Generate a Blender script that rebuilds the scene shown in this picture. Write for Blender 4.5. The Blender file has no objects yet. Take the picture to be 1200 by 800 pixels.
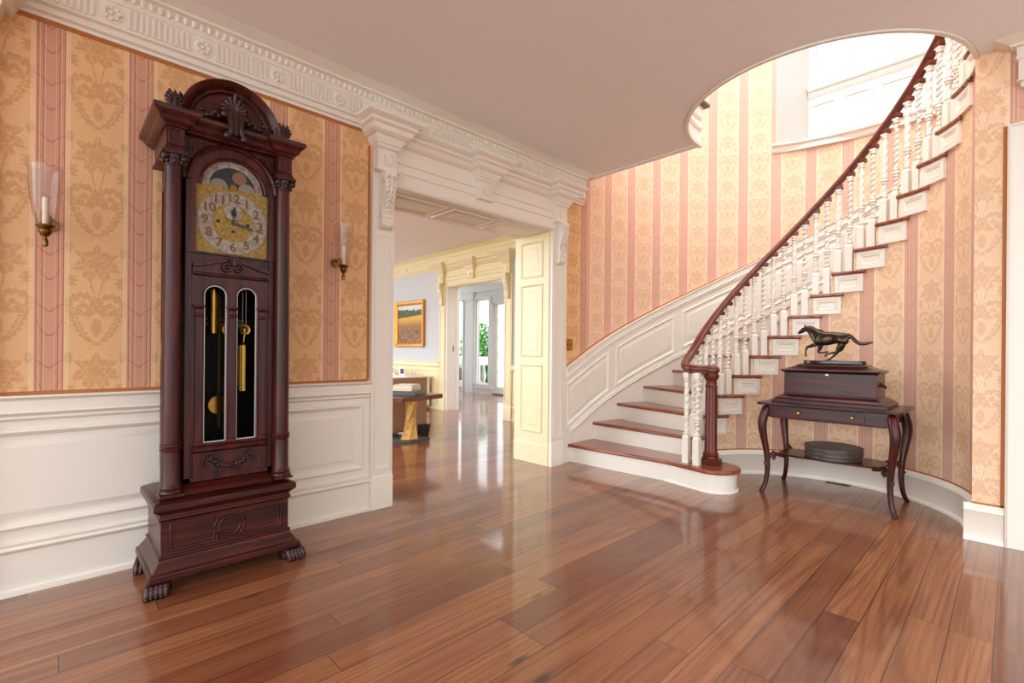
import bpy, bmesh, math, random
from mathutils import Vector, Matrix, noise
C = bpy.context.scene.collection
PI = math.pi
rad = math.radians
random.seed(7)

# ------------------------------------------------------------------ mesh builder
class MB:
    """collects shapes in world coordinates and links them as ONE mesh object"""
    def __init__(s):
        s.bm = bmesh.new()
    def v(s, p): return s.bm.verts.new(p)
    def f(s, vs):
        try: return s.bm.faces.new(vs)
        except ValueError: return None
    def box(s, x0, x1, y0, y1, z0, z1):
        P = [(x0,y0,z0),(x1,y0,z0),(x1,y1,z0),(x0,y1,z0),(x0,y0,z1),(x1,y0,z1),(x1,y1,z1),(x0,y1,z1)]
        V = [s.v(p) for p in P]
        for q in ((0,3,2,1),(4,5,6,7),(0,1,5,4),(1,2,6,5),(2,3,7,6),(3,0,4,7)): s.f([V[i] for i in q])
        return s
    def loops(s, rings, closed=True, cap=True, wrap=False):
        """bridge a list of vertex rings given as point lists"""
        R = [[s.v(p) for p in r] for r in rings]
        n = len(R[0]); m = len(R)
        for i in range(m if wrap else m-1):
            a, b = R[i], R[(i+1) % m]
            for j in range(n if closed else n-1):
                k = (j+1) % n
                s.f([a[j], a[k], b[k], b[j]])
        if cap and not wrap and closed:
            s.f(R[0]); s.f(R[-1])
        return s
    def prism(s, prof, axis, a0, a1, cap=True, closed=True):
        """prof: 2D points; axis x: (y,z) prof; y: (x,z); z: (x,y)"""
        def mk(p, a):
            return (a,p[0],p[1]) if axis == 'x' else ((p[0],a,p[1]) if axis == 'y' else (p[0],p[1],a))
        return s.loops([[mk(p,a0) for p in prof],[mk(p,a1) for p in prof]], closed, cap)
    def stack(s, x0, x1, y0, y1, steps):
        """rectangles grown by o at height z: plinths, caps, cornices"""
        return s.loops([[(x0-o,y0-o,z),(x1+o,y0-o,z),(x1+o,y1+o,z),(x0-o,y1+o,z)] for o,z in steps])
    def lathe(s, prof, cx, cy, seg=24, cap=True):
        return s.loops([[(cx+r*math.cos(2*PI*i/seg), cy+r*math.sin(2*PI*i/seg), z) for i in range(seg)] for r,z in prof], True, cap)
    def disc(s, c, r, t, axis='y', seg=32, r2=None):
        """short cylinder centred at c, thickness t along the axis"""
        rr = r if r2 is None else r2
        A = []
        for d, q in ((-t/2, r),(t/2, rr)):
            ring = []
            for i in range(seg):
                a, b = q*math.cos(2*PI*i/seg), q*math.sin(2*PI*i/seg)
                ring.append({'y':(c[0]+a,c[1]+d,c[2]+b),'x':(c[0]+d,c[1]+a,c[2]+b),'z':(c[0]+a,c[1]+b,c[2]+d)}[axis])
            A.append(ring)
        return s.loops(A)
    def ball(s, c, r, seg=10, rings=6, sc=(1,1,1)):
        R = []
        for i in range(rings+1):
            t = -PI/2 + PI*i/rings
            t = max(-PI/2+.02, min(PI/2-.02, t))
            R.append([(c[0]+sc[0]*r*math.cos(t)*math.cos(2*PI*j/seg), c[1]+sc[1]*r*math.cos(t)*math.sin(2*PI*j/seg), c[2]+sc[2]*r*math.sin(t)) for j in range(seg)])
        return s.loops(R)
    def tube(s, pts, rs, seg=10, cap=True, wrap=False, flat=1.0):
        pts = [Vector(p) for p in pts]
        if not hasattr(rs, '__len__'): rs = [rs]*len(pts)
        n = len(pts); rings = []; up = None
        for i, p in enumerate(pts):
            if wrap: t = pts[(i+1)%n]-pts[i-1]
            else: t = pts[min(i+1,n-1)]-pts[max(i-1,0)]
            t.normalize()
            if up is None:
                up = Vector((0,0,1)) if abs(t.z) < .9 else Vector((1,0,0))
            a = up - t*up.dot(t); a.normalize(); up = a
            b = t.cross(a)
            rings.append([p + (a*math.cos(2*PI*j/seg)*flat + b*math.sin(2*PI*j/seg))*rs[i] for j in range(seg)])
        return s.loops(rings, True, cap, wrap)
    def sweep_plan(s, pts, prof, cap=True, wrap=False):
        """prof points (offset to the left of travel in plan, dz) swept along pts"""
        pts = [Vector(p) for p in pts]; n = len(pts); rings = []
        for i, p in enumerate(pts):
            if wrap: t = pts[(i+1)%n]-pts[i-1]
            else: t = pts[min(i+1,n-1)]-pts[max(i-1,0)]
            t.z = 0; t.normalize()
            l = Vector((-t.y, t.x, 0))
            rings.append([p + l*o + Vector((0,0,dz)) for o,dz in prof])
        return s.loops(rings, True, cap, wrap)
    def arc(s, cx, cz, prof, a0, a1, seg=32):
        """prof (r,y) swept round the y axis through (cx,cz)"""
        rings = []
        for i in range(seg+1):
            a = a0+(a1-a0)*i/seg
            rings.append([(cx+r*math.cos(a), y, cz+r*math.sin(a)) for r,y in prof])
        return s.loops(rings)
    def plate(s, outer, holes, axis, a0, a1):
        """flat plate with holes, thickness a0..a1 along the axis; loops are 2D"""
        b = s.bm
        def mk(p, a):
            return (a,p[0],p[1]) if axis == 'x' else ((p[0],a,p[1]) if axis == 'y' else (p[0],p[1],a))
        allv = []
        for a in (a0, a1):
            L = []; E = []
            for lp in [outer]+list(holes):
                vs = [s.v(mk(p,a)) for p in lp]; L.append(vs)
                for i in range(len(vs)): E.append(b.edges.new((vs[i], vs[(i+1)%len(vs)])))
            bmesh.ops.triangle_fill(b, use_beauty=True, use_dissolve=False, edges=E)
            allv.append(L)
        for A, B in zip(*allv):
            n = len(A)
            for i in range(n): s.f([A[i],A[(i+1)%n],B[(i+1)%n],B[i]])
        return s
    def quad(s, a, b, c, d): s.f([s.v(a),s.v(b),s.v(c),s.v(d)]); return s
    def add(s, me, M=None):
        n0 = len(s.bm.verts); s.bm.from_mesh(me)
        if M is not None:
            s.bm.verts.ensure_lookup_table()
            bmesh.ops.transform(s.bm, matrix=M, verts=s.bm.verts[n0:])
        return s
    def build(s, name, mat, parent=None, smooth=35, bevel=0, seg=2, sub=0, uv=None):
        b = s.bm
        bmesh.ops.recalc_face_normals(b, faces=b.faces)
        if uv:
            lay = b.loops.layers.uv.new('UVMap')
            for fc in b.faces:
                for l in fc.loops: l[lay].uv = uv(l.vert.co, fc)
        off = world_loc(parent)
        if off.length > 0: bmesh.ops.translate(b, vec=-off, verts=b.verts)
        me = bpy.data.meshes.new(name); b.to_mesh(me); b.free()
        if smooth:
            me.polygons.foreach_set('use_smooth', [True]*len(me.polygons))
            me.set_sharp_from_angle(angle=rad(smooth))
        me.materials.append(mat)
        o = bpy.data.objects.new(name, me); C.objects.link(o)
        if parent is not None: o.parent = parent
        if bevel:
            m = o.modifiers.new('b','BEVEL'); m.width = bevel; m.segments = seg; m.limit_method = 'ANGLE'; m.angle_limit = rad(40)
        if sub:
            m = o.modifiers.new('s','SUBSURF'); m.levels = sub; m.render_levels = sub
        return o

def world_loc(o):
    v = Vector((0,0,0))
    while o is not None: v += o.location; o = o.parent
    return v
def tag(o, label, cat, group=None, kind=None):
    o['label'] = label; o['category'] = cat
    if group: o['group'] = group
    if kind: o['kind'] = kind
    return o
def thing(name, label, cat, loc=(0,0,0), group=None):
    o = bpy.data.objects.new(name, None); C.objects.link(o); o.location = loc
    o.empty_display_size = .1
    return tag(o, label, cat, group)
def struct(o, label=None, cat=None):
    o['kind'] = 'structure'
    if label: o['label'] = label
    if cat: o['category'] = cat
    return o
def copy_tree(o, parent=None):
    c = o.copy(); C.objects.link(c)
    if parent is not None: c.parent = parent
    for ch in list(o.children): copy_tree(ch, c)
    return c
def arcpts(cx, cy, r, a0, a1, n):
    return [(cx+r*math.cos(rad(a0+(a1-a0)*i/n)), cy+r*math.sin(rad(a0+(a1-a0)*i/n))) for i in range(n+1)]
def rect(x0, x1, y0, y1): return [(x0,y0),(x1,y0),(x1,y1),(x0,y1)]
def text_mesh(body, size, depth=.001, fat=0):
    cu = bpy.data.curves.new('t','FONT'); cu.body = body; cu.size = size; cu.extrude = depth; cu.offset = fat; cu.align_x = 'CENTER'; cu.align_y = 'CENTER'
    cu.resolution_u = 3
    o = bpy.data.objects.new('t', cu); C.objects.link(o)
    bpy.context.view_layer.update()
    me = bpy.data.meshes.new_from_object(o.evaluated_get(bpy.context.evaluated_depsgraph_get()))
    bpy.data.objects.remove(o); return me

# ------------------------------------------------------------------ node expressions
class X:
    nt = None
    def __init__(s, k): s.k = k
    @staticmethod
    def m(op, *a, clamp=False):
        n = X.nt.nodes.new('ShaderNodeMath'); n.operation = op; n.use_clamp = clamp
        for i, q in enumerate(a):
            if isinstance(q, X): X.nt.links.new(q.k, n.inputs[i])
            else: n.inputs[i].default_value = q
        return X(n.outputs[0])
    def __add__(s,o): return X.m('ADD',s,o)
    __radd__ = __add__
    def __sub__(s,o): return X.m('SUBTRACT',s,o)
    def __rsub__(s,o): return X.m('SUBTRACT',o,s)
    def __mul__(s,o): return X.m('MULTIPLY',s,o)
    __rmul__ = __mul__
    def __truediv__(s,o): return X.m('DIVIDE',s,o)
def fl(a): return X.m('FLOOR',a)
def fr(a): return X.m('FRACT',a)
def ab(a): return X.m('ABSOLUTE',a)
def mn(a,b): return X.m('MINIMUM',a,b)
def mx(a,b): return X.m('MAXIMUM',a,b)
def sn(a): return X.m('SINE',a)
def cs(a): return X.m('COSINE',a)
def lt(a,b): return X.m('LESS_THAN',a,b)
def gt(a,b): return X.m('GREATER_THAN',a,b)
def sq(a): return X.m('SQRT',a)
def step(a, e0, e1):
    n = X.nt.nodes.new('ShaderNodeMapRange'); n.interpolation_type = 'SMOOTHSTEP'
    X.nt.links.new(a.k, n.inputs[0]); n.inputs[1].default_value = e0; n.inputs[2].default_value = e1
    return X(n.outputs[0])
def hyp(a,b): return sq(a*a+b*b)
def vec(x,y,z):
    n = X.nt.nodes.new('ShaderNodeCombineXYZ')
    for i,q in enumerate((x,y,z)):
        if isinstance(q,X): X.nt.links.new(q.k,n.inputs[i])
        else: n.inputs[i].default_value = q
    return X(n.outputs[0])
def sep(v):
    n = X.nt.nodes.new('ShaderNodeSeparateXYZ'); X.nt.links.new(v.k,n.inputs[0]); return [X(o) for o in n.outputs]
def mixc(f, a, b):
    n = X.nt.nodes.new('ShaderNodeMix'); n.data_type = 'RGBA'
    for i,q in ((0,f),(6,a),(7,b)):
        if isinstance(q,X): X.nt.links.new(q.k,n.inputs[i])
        elif i == 0: n.inputs[0].default_value = q
        else: n.inputs[i].default_value = tuple(q)+((1,) if len(q) == 3 else ())
    return X(n.outputs[2])
def nz(v, scale, detail=3, rough=.5, dim='3D', dist=0):
    n = X.nt.nodes.new('ShaderNodeTexNoise'); n.noise_dimensions = dim
    X.nt.links.new(v.k, n.inputs['Vector']); n.inputs['Scale'].default_value = scale; n.inputs['Detail'].default_value = detail
    n.inputs['Roughness'].default_value = rough; n.inputs['Distortion'].default_value = dist
    return X(n.outputs[0])
def wn(a, b=0.0):
    n = X.nt.nodes.new('ShaderNodeTexWhiteNoise'); n.noise_dimensions = '2D'
    v = vec(a,b,0.0); X.nt.links.new(v.k, n.inputs['Vector']); return X(n.outputs[0])
def srgb(r,g,b):
    def q(c):
        c /= 255; return c/12.92 if c <= .04045 else ((c+.055)/1.055)**2.4
    return (q(r),q(g),q(b))
def new_mat(name):
    m = bpy.data.materials.new(name); m.use_nodes = True
    X.nt = m.node_tree; b = m.node_tree.nodes['Principled BSDF']
    return m, b
def link(x, sock): X.nt.links.new(x.k, sock)
def coords(kind):
    n = X.nt.nodes.new('ShaderNodeTexCoord'); return X(n.outputs[kind])
def bump(b, h, strength=.3, dist=.002):
    n = X.nt.nodes.new('ShaderNodeBump'); n.inputs['Strength'].default_value = strength; n.inputs['Distance'].default_value = dist
    link(h, n.inputs['Height']); X.nt.links.new(n.outputs[0], b.inputs['Normal'])
def paint(name, col, rough=.35, var=.03, coat=0, metal=0, bumpy=0):
    m, b = new_mat(name); o = coords('Object')
    f = nz(o, 9, 3)
    lo = tuple(c*(1-var) for c in col); hi = tuple(min(1,c*(1+var)) for c in col)
    link(mixc(f, lo, hi), b.inputs['Base Color'])
    b.inputs['Roughness'].default_value = rough; b.inputs['Metallic'].default_value = metal
    if coat: b.inputs['Coat Weight'].default_value = coat; b.inputs['Coat Roughness'].default_value = .12
    if bumpy: bump(b, nz(o, 120, 3), bumpy, .001)
    return m
def wood(name, dark, light, rough=.3, axis=2, scale=1.0, coat=.4, spec=.32):
    m, b = new_mat(name); o = coords('Object'); x = sep(o)
    k = [28*scale]*3; k[axis] = 2.0*scale
    v = vec(x[0]*k[0], x[1]*k[1], x[2]*k[2])
    g = nz(v, 1.0, 5, .6, dist=.8); g2 = nz(v, 5.0, 3)
    c = mixc(step(g,.3,.72), dark, light)
    c = mixc(step(g2,.55,.75)*.45, c, tuple(q*.55 for q in dark))
    link(c, b.inputs['Base Color']); b.inputs['Roughness'].default_value = rough
    b.inputs['Coat Weight'].default_value = coat; b.inputs['Coat Roughness'].default_value = .15
    b.inputs['Specular IOR Level'].default_value = spec
    bump(b, g2, .08, .001)
    return m

# ------------------------------------------------------------------ wallpaper
def wallpaper(name, base, motif, lite, stripe, line, cream, period=.33, phase=0.0, vphase=0.0, net=.3):
    """damask panels between striped bands; UV is in metres (along the wall, height)"""
    m, b = new_mat(name); uv = coords('UV'); x, y, _ = sep(uv)
    u = fr((x - phase)/period + .5) - .5            # 0 = middle of a stripe
    um = u*period                                   # metres from the stripe's middle
    au = ab(um)
    wob = (nz(vec(x,y,0.0), 42, 2) - .5)*.014
    a = ab((period*.5 - au) + wob*.5)               # distance from the panel's middle
    P = .52
    t = fr((y - vphase)/P)*P + wob                  # 0..P up the repeat
    def band(d, w, s=.004): return 1 - step(ab(d), w-s*.5, w+s*.5)
    def ring(cx, cy, r, w): return band(hyp(a-cx, t-cy) - r, w)
    # heart of two big scrolls
    side = band(a - .098*sq(mx((t-.02)*(1/.17), 0.0)) - .005*sn(t*260), .015)*lt(t,.20)*gt(t,.012)
    lobe = band(hyp(a-.052, t-.200) - .046 - .005*sn(a*240), .014)*gt(t,.190)
    heart = mx(side, lobe)
    curl = mx(ring(.050,.178,.020,.007), ring(.058,.172,.006,.006))
    beads = 1 - step(hyp((fr(t*(1/.014))-.5)*.014, (a - .094*sq(mx((t-.02)*(1/.17), 0.0)))), .003, .005)
    beads = beads*lt(t,.19)*gt(t,.05)
    # flame petals inside the heart
    ang = X.m('ARCTAN2', a, t-.15); rr = hyp(a, t-.15)
    flame = (1 - step(rr - (.060+.026*cs(ang*9)), -.003, .004))*gt(t,.15)*gt(rr,.014)
    tail = (1 - step(hyp(a, (t-.095)*.45), .016, .022))
    # bouquet above
    d2 = t - .40; rr2 = hyp(a, d2); ang2 = X.m('ARCTAN2', a, d2)
    bq = 1 - step(rr2 - (.074+.014*cs(ang2*7)+.008*cs(ang2*13)), -.003, .005)
    bq = bq*(1 - .8*band(rr2 - (.036+.008*cs(ang2*6)), .003))*(1 - .7*(1-step(ab(sn(ang2*3.5)), .06, .16))*gt(rr2,.03))
    sprig = mx(1 - step(hyp(a-.088, (t-.315)*.7) - .006*cs((t-.315)*300), .014, .019), 1 - step(hyp((a-.100), (t-.47)*.6), .012, .018))
    stem = band(a-.008-(t-.24)*.18, .004)*gt(t,.24)*lt(t,.36)
    fil = nz(vec(a, t, 7.0), 44, 2, .5, dist=1.2)
    fil = (1 - step(ab(fil-.5), .012, .030))*.5
    M = mx(mx(mx(heart, curl), mx(mx(flame, tail), mx(mx(bq, sprig), stem))), fil)
    # ogee net of the pattern, its sheen painted as light outlines
    og = .060 + .050*cs((t-.02)*(2*PI/P))
    O = mx(band(a-og, .0035), mx(band(hyp(a-.052, t-.2)-.064, .003)*gt(t,.19), mx(band(rr2-.094-.014*cs(ang2*7), .0028), band(rr - .095 - .024*cs(ang*9), .0025)*gt(t,.16))))
    fine = nz(vec(x*60,y*60,0.0), 1.0, 2)
    fine2 = nz(vec(x,y,3.0), 80, 3)
    M = M*(.7 + .45*fine)*(1 - .45*step(fine2,.54,.62))
    pan = mixc(M, base, motif)
    pan = mixc(mx(O*net, beads*.6)*step(fine2,.36,.5), pan, lite)
    # band
    hw = .0500
    lines = gt(sn(um*(2*PI/.0090)), .60)
    mid = 1 - step(au, .014, .018)
    q = fr((y - vphase)/.26)
    arch = band(q - .20 - au*au*150, .016, .010)*lt(au,.046)
    arch2 = band(q - .62 - au*3.4, .014, .010)*lt(au,.046)
    st = mixc(lines*(1-mid), stripe, line)
    st = mixc(mx(arch, arch2)*.65, st, line)
    st = mixc(gt(sn(um*(2*PI/.0180)+1.2), .86)*.55*(1-mid), st, cream)
    inb = lt(au, hw)
    edge = (gt(au,hw)*lt(au,hw+.016))*gt(sn((au-hw)*(2*PI/.0065)), -.1)
    col = mixc(inb, pan, st)
    col = mixc(edge*.65, col, cream)
    link(col, b.inputs['Base Color'])
    b.inputs['Roughness'].default_value = .5; b.inputs['Specular IOR Level'].default_value = .3
    return m
# ------------------------------------------------------------------ materials
WHITE = paint('white_paint', srgb(237,232,220), .34, .012, coat=.2)
WHITE2 = paint('bright_white_paint', srgb(246,244,240), .35, .01)
BAY = paint('bay_paint', srgb(216,214,208), .45, .01)
CREAM = paint('cream_trim', srgb(236,227,184), .34, .015, coat=.2)  # yellower than the white trim; used on the jambs and the room beyond
CEIL = paint('ceiling_plaster', srgb(244,247,249), .8, .015)
GREYW = paint('grey_white_panelling', srgb(214,216,218), .45, .06)
BLUE = paint('pale_blue_wall', srgb(206,212,215), .7, .01)
EDGE = paint('ochre_wallpaper_edge', srgb(178,108,48), .6, .05)
PAPER_L = wallpaper('damask_wallpaper', srgb(230,184,134), srgb(209,159,110), srgb(240,204,156), srgb(208,156,126), srgb(178,96,82), srgb(242,220,184), .33, -.008, .06, .2)
PAPER_S = wallpaper('damask_wallpaper_stair_lit', srgb(237,201,168), srgb(226,183,148), srgb(248,228,206), srgb(222,168,148), srgb(208,146,130), srgb(244,224,196), .335, 3.68, .0, .55)  # same paper, the stairwell's bright light put into paler colours
PAPER_I = wallpaper('damask_wallpaper_alcove_lit', srgb(242,209,174), srgb(226,187,149), srgb(250,236,214), srgb(216,170,148), srgb(200,142,126), srgb(248,232,210), .325, .197, .12, .45)  # same paper, its lit sheen in the alcove put into paler colours
MAHOG = wood('mahogany', srgb(40,12,9), srgb(86,31,23), .30, 2, 1.0, .10, .3)
MAHOGH = wood('mahogany_across', srgb(40,12,9), srgb(84,31,22), .30, 0, 1.0, .10, .3)
MAHOGD = wood('dark_carved_mahogany', srgb(32,13,11), srgb(66,28,23), .3, 2, 1.2, .3)
ROSEW = wood('dark_rosewood', srgb(38,10,10), srgb(80,25,22), .26, 1, 1.0, .12, .3)
ROSEV = wood('dark_rosewood_upright', srgb(40,10,9), srgb(88,27,21), .26, 2, 1.0, .12, .3)
RAILW = wood('handrail_wood', srgb(92,38,28), srgb(124,56,40), .28, 0, .45, .4)
NEWELW = wood('newel_wood', srgb(70,26,20), srgb(112,48,34), .28, 2, .8, .3)
TREADW = wood('tread_wood', srgb(112,52,34), srgb(160,88,60), .28, 1, .8, .5)
WALNUT = wood('walnut_slab', srgb(82,44,32), srgb(140,82,62), .35, 1, .8, .3)
BRASS = paint('polished_brass', srgb(226,172,78), .2, .04, metal=1)
BRASSD = paint('aged_brass', srgb(128,98,48), .32, .15, metal=1)
SILVER = paint('silvered_metal', srgb(214,206,198), .38, .05, metal=.55)
BRONZE = paint('dark_bronze', srgb(74,58,48), .20, .35, metal=.85)
VENTM = paint('vent_metal', srgb(88,72,58), .45, .1, metal=.4)
BLACK = paint('black_lacquer', srgb(24,22,24), .2, .05, coat=.4)
IRON = paint('dark_iron', srgb(40,36,34), .4, .1, metal=.4)
CHAR = paint('charcoal_tin', srgb(88,82,78), .38, .1, metal=.35)
WAX = paint('ivory_candle', srgb(243,232,208), .5, .02)
TAUPE = paint('brown_fabric', srgb(172,136,106), .85, .06, bumpy=.3)
BOOKW = paint('white_book', srgb(236,234,230), .5, .02)
PAGES = paint('book_pages', srgb(226,210,180), .8, .05)
SLATE = paint('grey_stone', srgb(92,96,102), .35, .1)
GREYF = paint('grey_fabric', srgb(120,122,126), .85, .05)
PINKISH = paint('pale_linen', srgb(214,198,192), .8, .03)
DARKB = paint('dark_wicker', srgb(44,28,26), .6, .2, bumpy=.4)
LEAF = paint('green_leaves', srgb(84,150,52), .6, .35)
BLOSSOM = paint('white_blossom', srgb(250,250,246), .6, .02)
LAWN = paint('lawn', srgb(112,176,72), .9, .2)
STONE = paint('white_balustrade_stone', srgb(240,240,240), .7, .02)
ORANGE = paint('orange_wood', srgb(206,150,92), .5, .1)

def mk_inner():
    m, b = new_mat('clock_interior'); o = coords('Object')
    link(mixc(nz(o,8,2), srgb(14,10,10), srgb(30,20,18)), b.inputs['Base Color']); b.inputs['Roughness'].default_value = .5
    return m
DARKIN = mk_inner()
def mk_glass(name, rough=0.0, tint=(1,1,1), ior=1.45, alpha=.12):
    m, b = new_mat(name); nt = m.node_tree
    out = nt.nodes['Material Output']
    tr = nt.nodes.new('ShaderNodeBsdfTransparent'); tr.inputs[0].default_value = tint+(1,)
    gl = nt.nodes.new('ShaderNodeBsdfGlossy'); gl.inputs['Roughness'].default_value = .02
    fz = nt.nodes.new('ShaderNodeLayerWeight'); fz.inputs['Blend'].default_value = .5
    pw = nt.nodes.new('ShaderNodeMath'); pw.operation = 'POWER'; pw.inputs[1].default_value = 3.5; nt.links.new(fz.outputs['Facing'], pw.inputs[0])
    ad = nt.nodes.new('ShaderNodeMath'); ad.operation = 'MULTIPLY_ADD'; ad.inputs[1].default_value = .3; ad.inputs[2].default_value = alpha; ad.use_clamp = True
    nt.links.new(pw.outputs[0], ad.inputs[0])
    mxn = nt.nodes.new('ShaderNodeMixShader'); nt.links.new(ad.outputs[0], mxn.inputs[0])
    nt.links.new(tr.outputs[0], mxn.inputs[1]); nt.links.new(gl.outputs[0], mxn.inputs[2]); nt.links.new(mxn.outputs[0], out.inputs[0])
    nt.nodes.remove(b)
    return m
GLASS = mk_glass('clear_glass', tint=(.8,.8,.8), alpha=.0)
SHADE = mk_glass('hurricane_glass', tint=(.95,.93,.92), alpha=.035)
PANE = mk_glass('window_glass', alpha=.0)

def mk_dial():
    m, b = new_mat('engraved_gilt'); o = coords('Object')
    n1 = nz(o, 90, 4, .6, dist=1.5); n2 = nz(o, 26, 3, .6, dist=2.0)
    link(mixc(step(n1,.38,.62), srgb(206,146,56), srgb(255,228,144)), b.inputs['Base Color'])
    b.inputs['Metallic'].default_value = .35; b.inputs['Roughness'].default_value = .34
    bump(b, n1+n2, .9, .004); return m
GILT = mk_dial()
def mk_silver():
    m, b = new_mat('silvered_ring'); o = coords('Object'); n = nz(o, 60, 3)
    link(mixc(step(n,.35,.65), srgb(206,188,176), srgb(244,234,222)), b.inputs['Base Color'])
    b.inputs['Metallic'].default_value = .05; b.inputs['Roughness'].default_value = .4; return m
RING = mk_silver()
MOONBG = paint('moon_dial_night', srgb(84,92,100), .4, .25)
MOONF = paint('moon_dial_globe', srgb(204,190,172), .4, .2)
MOONP = paint('painted_moon', srgb(206,150,122), .45, .15)
NUMER = paint('numeral_gilt', srgb(178,128,66), .35, .08, metal=.5)

def mk_floor():
    m, b = new_mat('heart_pine_planks'); o = coords('Object'); x, y, z = sep(o)
    W = .128
    r = fl((y - .044)/W); fy = fr((y-.044)/W)
    off = wn(r, 3.0)*7.3
    L = 1.9
    xx = (x + off)/L; c = fl(xx); fx = fr(xx)
    t = wn(r*1.37, c*2.11); t2 = wn(c*3.7, r*.71)
    # grain: long streaks, with cathedral arches on some boards
    n1 = nz(vec(x*.26 + t*40, y*6.0 + t2*30, t*10), 1.0, 0, .4)
    rings = fr(n1*15)
    rg = step(ab(rings-.5), .22, .48)*gt(t, .45)
    g1 = nz(vec(x*1.6, y*75, t*9), 1.0, 3, .6)
    g2 = nz(vec(x*7, y*120, t*9), 1.0, 3, .6)
    blotch = nz(vec(x*1.0,y*5.0,t*5), 1.6, 3, .5)
    light = mixc(t, srgb(140,86,54), srgb(172,114,72))
    dark = mixc(t, srgb(86,44,28), srgb(112,60,38))
    col = mixc(step(g1,.35,.70)*.55, light, dark); col = mixc(rg*.50, col, dark)
    col = mixc(step(g2,.45,.75)*.35, col, srgb(112,58,38))
    col = mixc(step(t2,.5,1.0)*.6, col, srgb(92,42,30))
    col = mixc(step(blotch,.5,.8)*.5, col, srgb(92,44,28))
    # knots
    vn = X.nt.nodes.new('ShaderNodeTexVoronoi'); vn.inputs['Scale'].default_value = 1.0
    kv = vec(x*1.5 + t*13, y*5.0 + t2*7, 0.0); X.nt.links.new(kv.k, vn.inputs['Vector'])
    kd = X(vn.outputs['Distance'])
    knot = 1 - step(kd, .03, .11)
    col = mixc(knot*gt(t2,.35)*.85, col, srgb(48,22,16))
    gapy = mn(fy, 1-fy)*W; gapx = mn(fx, 1-fx)*L
    gap = 1 - step(mn(gapy, gapx), .0009, .0026)
    col = mixc(gap*.85, col, srgb(34,15,10))
    link(col, b.inputs['Base Color'])
    rgh = .32 + .10*nz(vec(x*2,y*2,0.0), 3, 3) + .05*t
    link(rgh, b.inputs['Roughness'])
    b.inputs['Coat Weight'].default_value = .8; b.inputs['Coat Roughness'].default_value = .08
    h = (1-gap)*1.0 + .25*nz(vec(x*3, y*14 + t*5, 0.0), 1.0, 2) + t*.2
    bump(b, h, .25, .003)
    n = X.nt.nodes.new('ShaderNodeBump'); n.inputs['Strength'].default_value = .06; n.inputs['Distance'].default_value = .004
    link(nz(vec(x*2.0, y*9 + t*5, 0.0), 1.0, 1) + t*.3, n.inputs['Height']); X.nt.links.new(n.outputs[0], b.inputs['Coat Normal'])
    return m
FLOORM = mk_floor()

def mk_painting():
    m, b = new_mat('oil_painting_meadow'); uv = coords('UV'); u, v, _ = sep(uv)
    n = nz(vec(u*6,v*9,0.0), 3, 5, .6); hz = .66 + .06*u + (nz(vec(u*3,0.0,0.0),2,2)-.5)*.05
    sky = mixc(n, srgb(196,206,208), srgb(236,236,228))
    tr = mixc(step(n,.4,.65), srgb(20,30,20), srgb(96,116,44))
    treeline = .72 + .30*nz(vec(u*9,0.0,2.0),1.2,4)
    field = mixc(step(v,.3,.72), srgb(120,86,44), srgb(226,172,44))
    grass = mixc(step(nz(vec(u*40,v*9,1.0),1.0,3),.42,.6), srgb(58,34,36), srgb(190,128,44))
    field = mixc((1-step(v,.35,.62))*.8, field, grass)
    c = mixc(gt(v,treeline), tr, sky); c = mixc(lt(v,hz), c, field)
    link(c, b.inputs['Base Color']); b.inputs['Roughness'].default_value = .5
    return m
PAINTING = mk_painting()
# ------------------------------------------------------------------ dimensions (metres, eye at 1.1)
YW = 3.07            # hall's left wall
XR = 3.98            # hall's right wall / edge of the floor above
ZC = 2.88            # ceiling
Z2 = 3.24            # floor above
SX, SY = 4.0, 1.035  # centre of the curved stair
RI, RO = .88, 2.04
RH = .18
def th(n): return 55.5 - 10.35*(n-5)      # nosing angle of tread n
def nn(t): return 5 + (55.5-t)/10.35
def pol(r, a): return (SX + r*math.cos(rad(a)), SY + r*math.sin(rad(a)))

# ---- floor
m = MB(); m.box(-5,9.2,-5,13,-.12,0)
struct(m.build('floor', FLOORM, smooth=0), 'glossy heart pine plank floor running through hall and rooms beyond', 'floor')

# ---- ceiling slab of the hall with its round well
well = arcpts(XR, 1.02, .865, 270, 90, 48)
outer = [(-1.8,-2.0),(XR,-2.0)] + well + [(XR,3.3),(-1.8,3.3)]
m = MB(); m.plate(outer, [], 'z', ZC, Z2)
struct(m.build('ceiling', CEIL, smooth=30), 'smooth pale plaster hall ceiling cut by a round stairwell', 'ceiling')
# mouldings round the edge of the well, at ceiling and at the floor above
edge = [(p[0],p[1],0) for p in arcpts(XR, 1.02, .865, 270, 90, 60)] + [(XR+.06,1.886,0)]
m = MB()
def inw(pr): return [(-o,z) for o,z in pr]
m.sweep_plan(edge, inw([(-.004,ZC-.012),(.020,ZC-.012),(.024,ZC),(.020,ZC+.045),(.008,ZC+.055),(-.004,ZC+.055)]))
m.sweep_plan(edge, inw([(-.004,ZC+.13),(.012,ZC+.13),(.022,ZC+.15),(.012,ZC+.17),(-.004,ZC+.17)]))
m.sweep_plan(edge, inw([(-.004,ZC+.22),(.012,ZC+.22),(.022,ZC+.24),(.012,ZC+.26),(-.004,ZC+.26)]))
m.sweep_plan(edge, inw([(-.006,ZC+.0),(.005,ZC+.0),(.005,Z2),(-.006,Z2)]))
struct(m.build('trim_1', WHITE, smooth=40), 'white moulded fascia round the curved edge of the stairwell opening', 'trim')
m = MB(); m.sweep_plan(edge[:-1]+[(XR+.16,1.886,0)], inw([(-.02,Z2),(.04,Z2),(.045,Z2+.015),(.04,Z2+.03),(-.02,Z2+.03)]))
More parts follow.
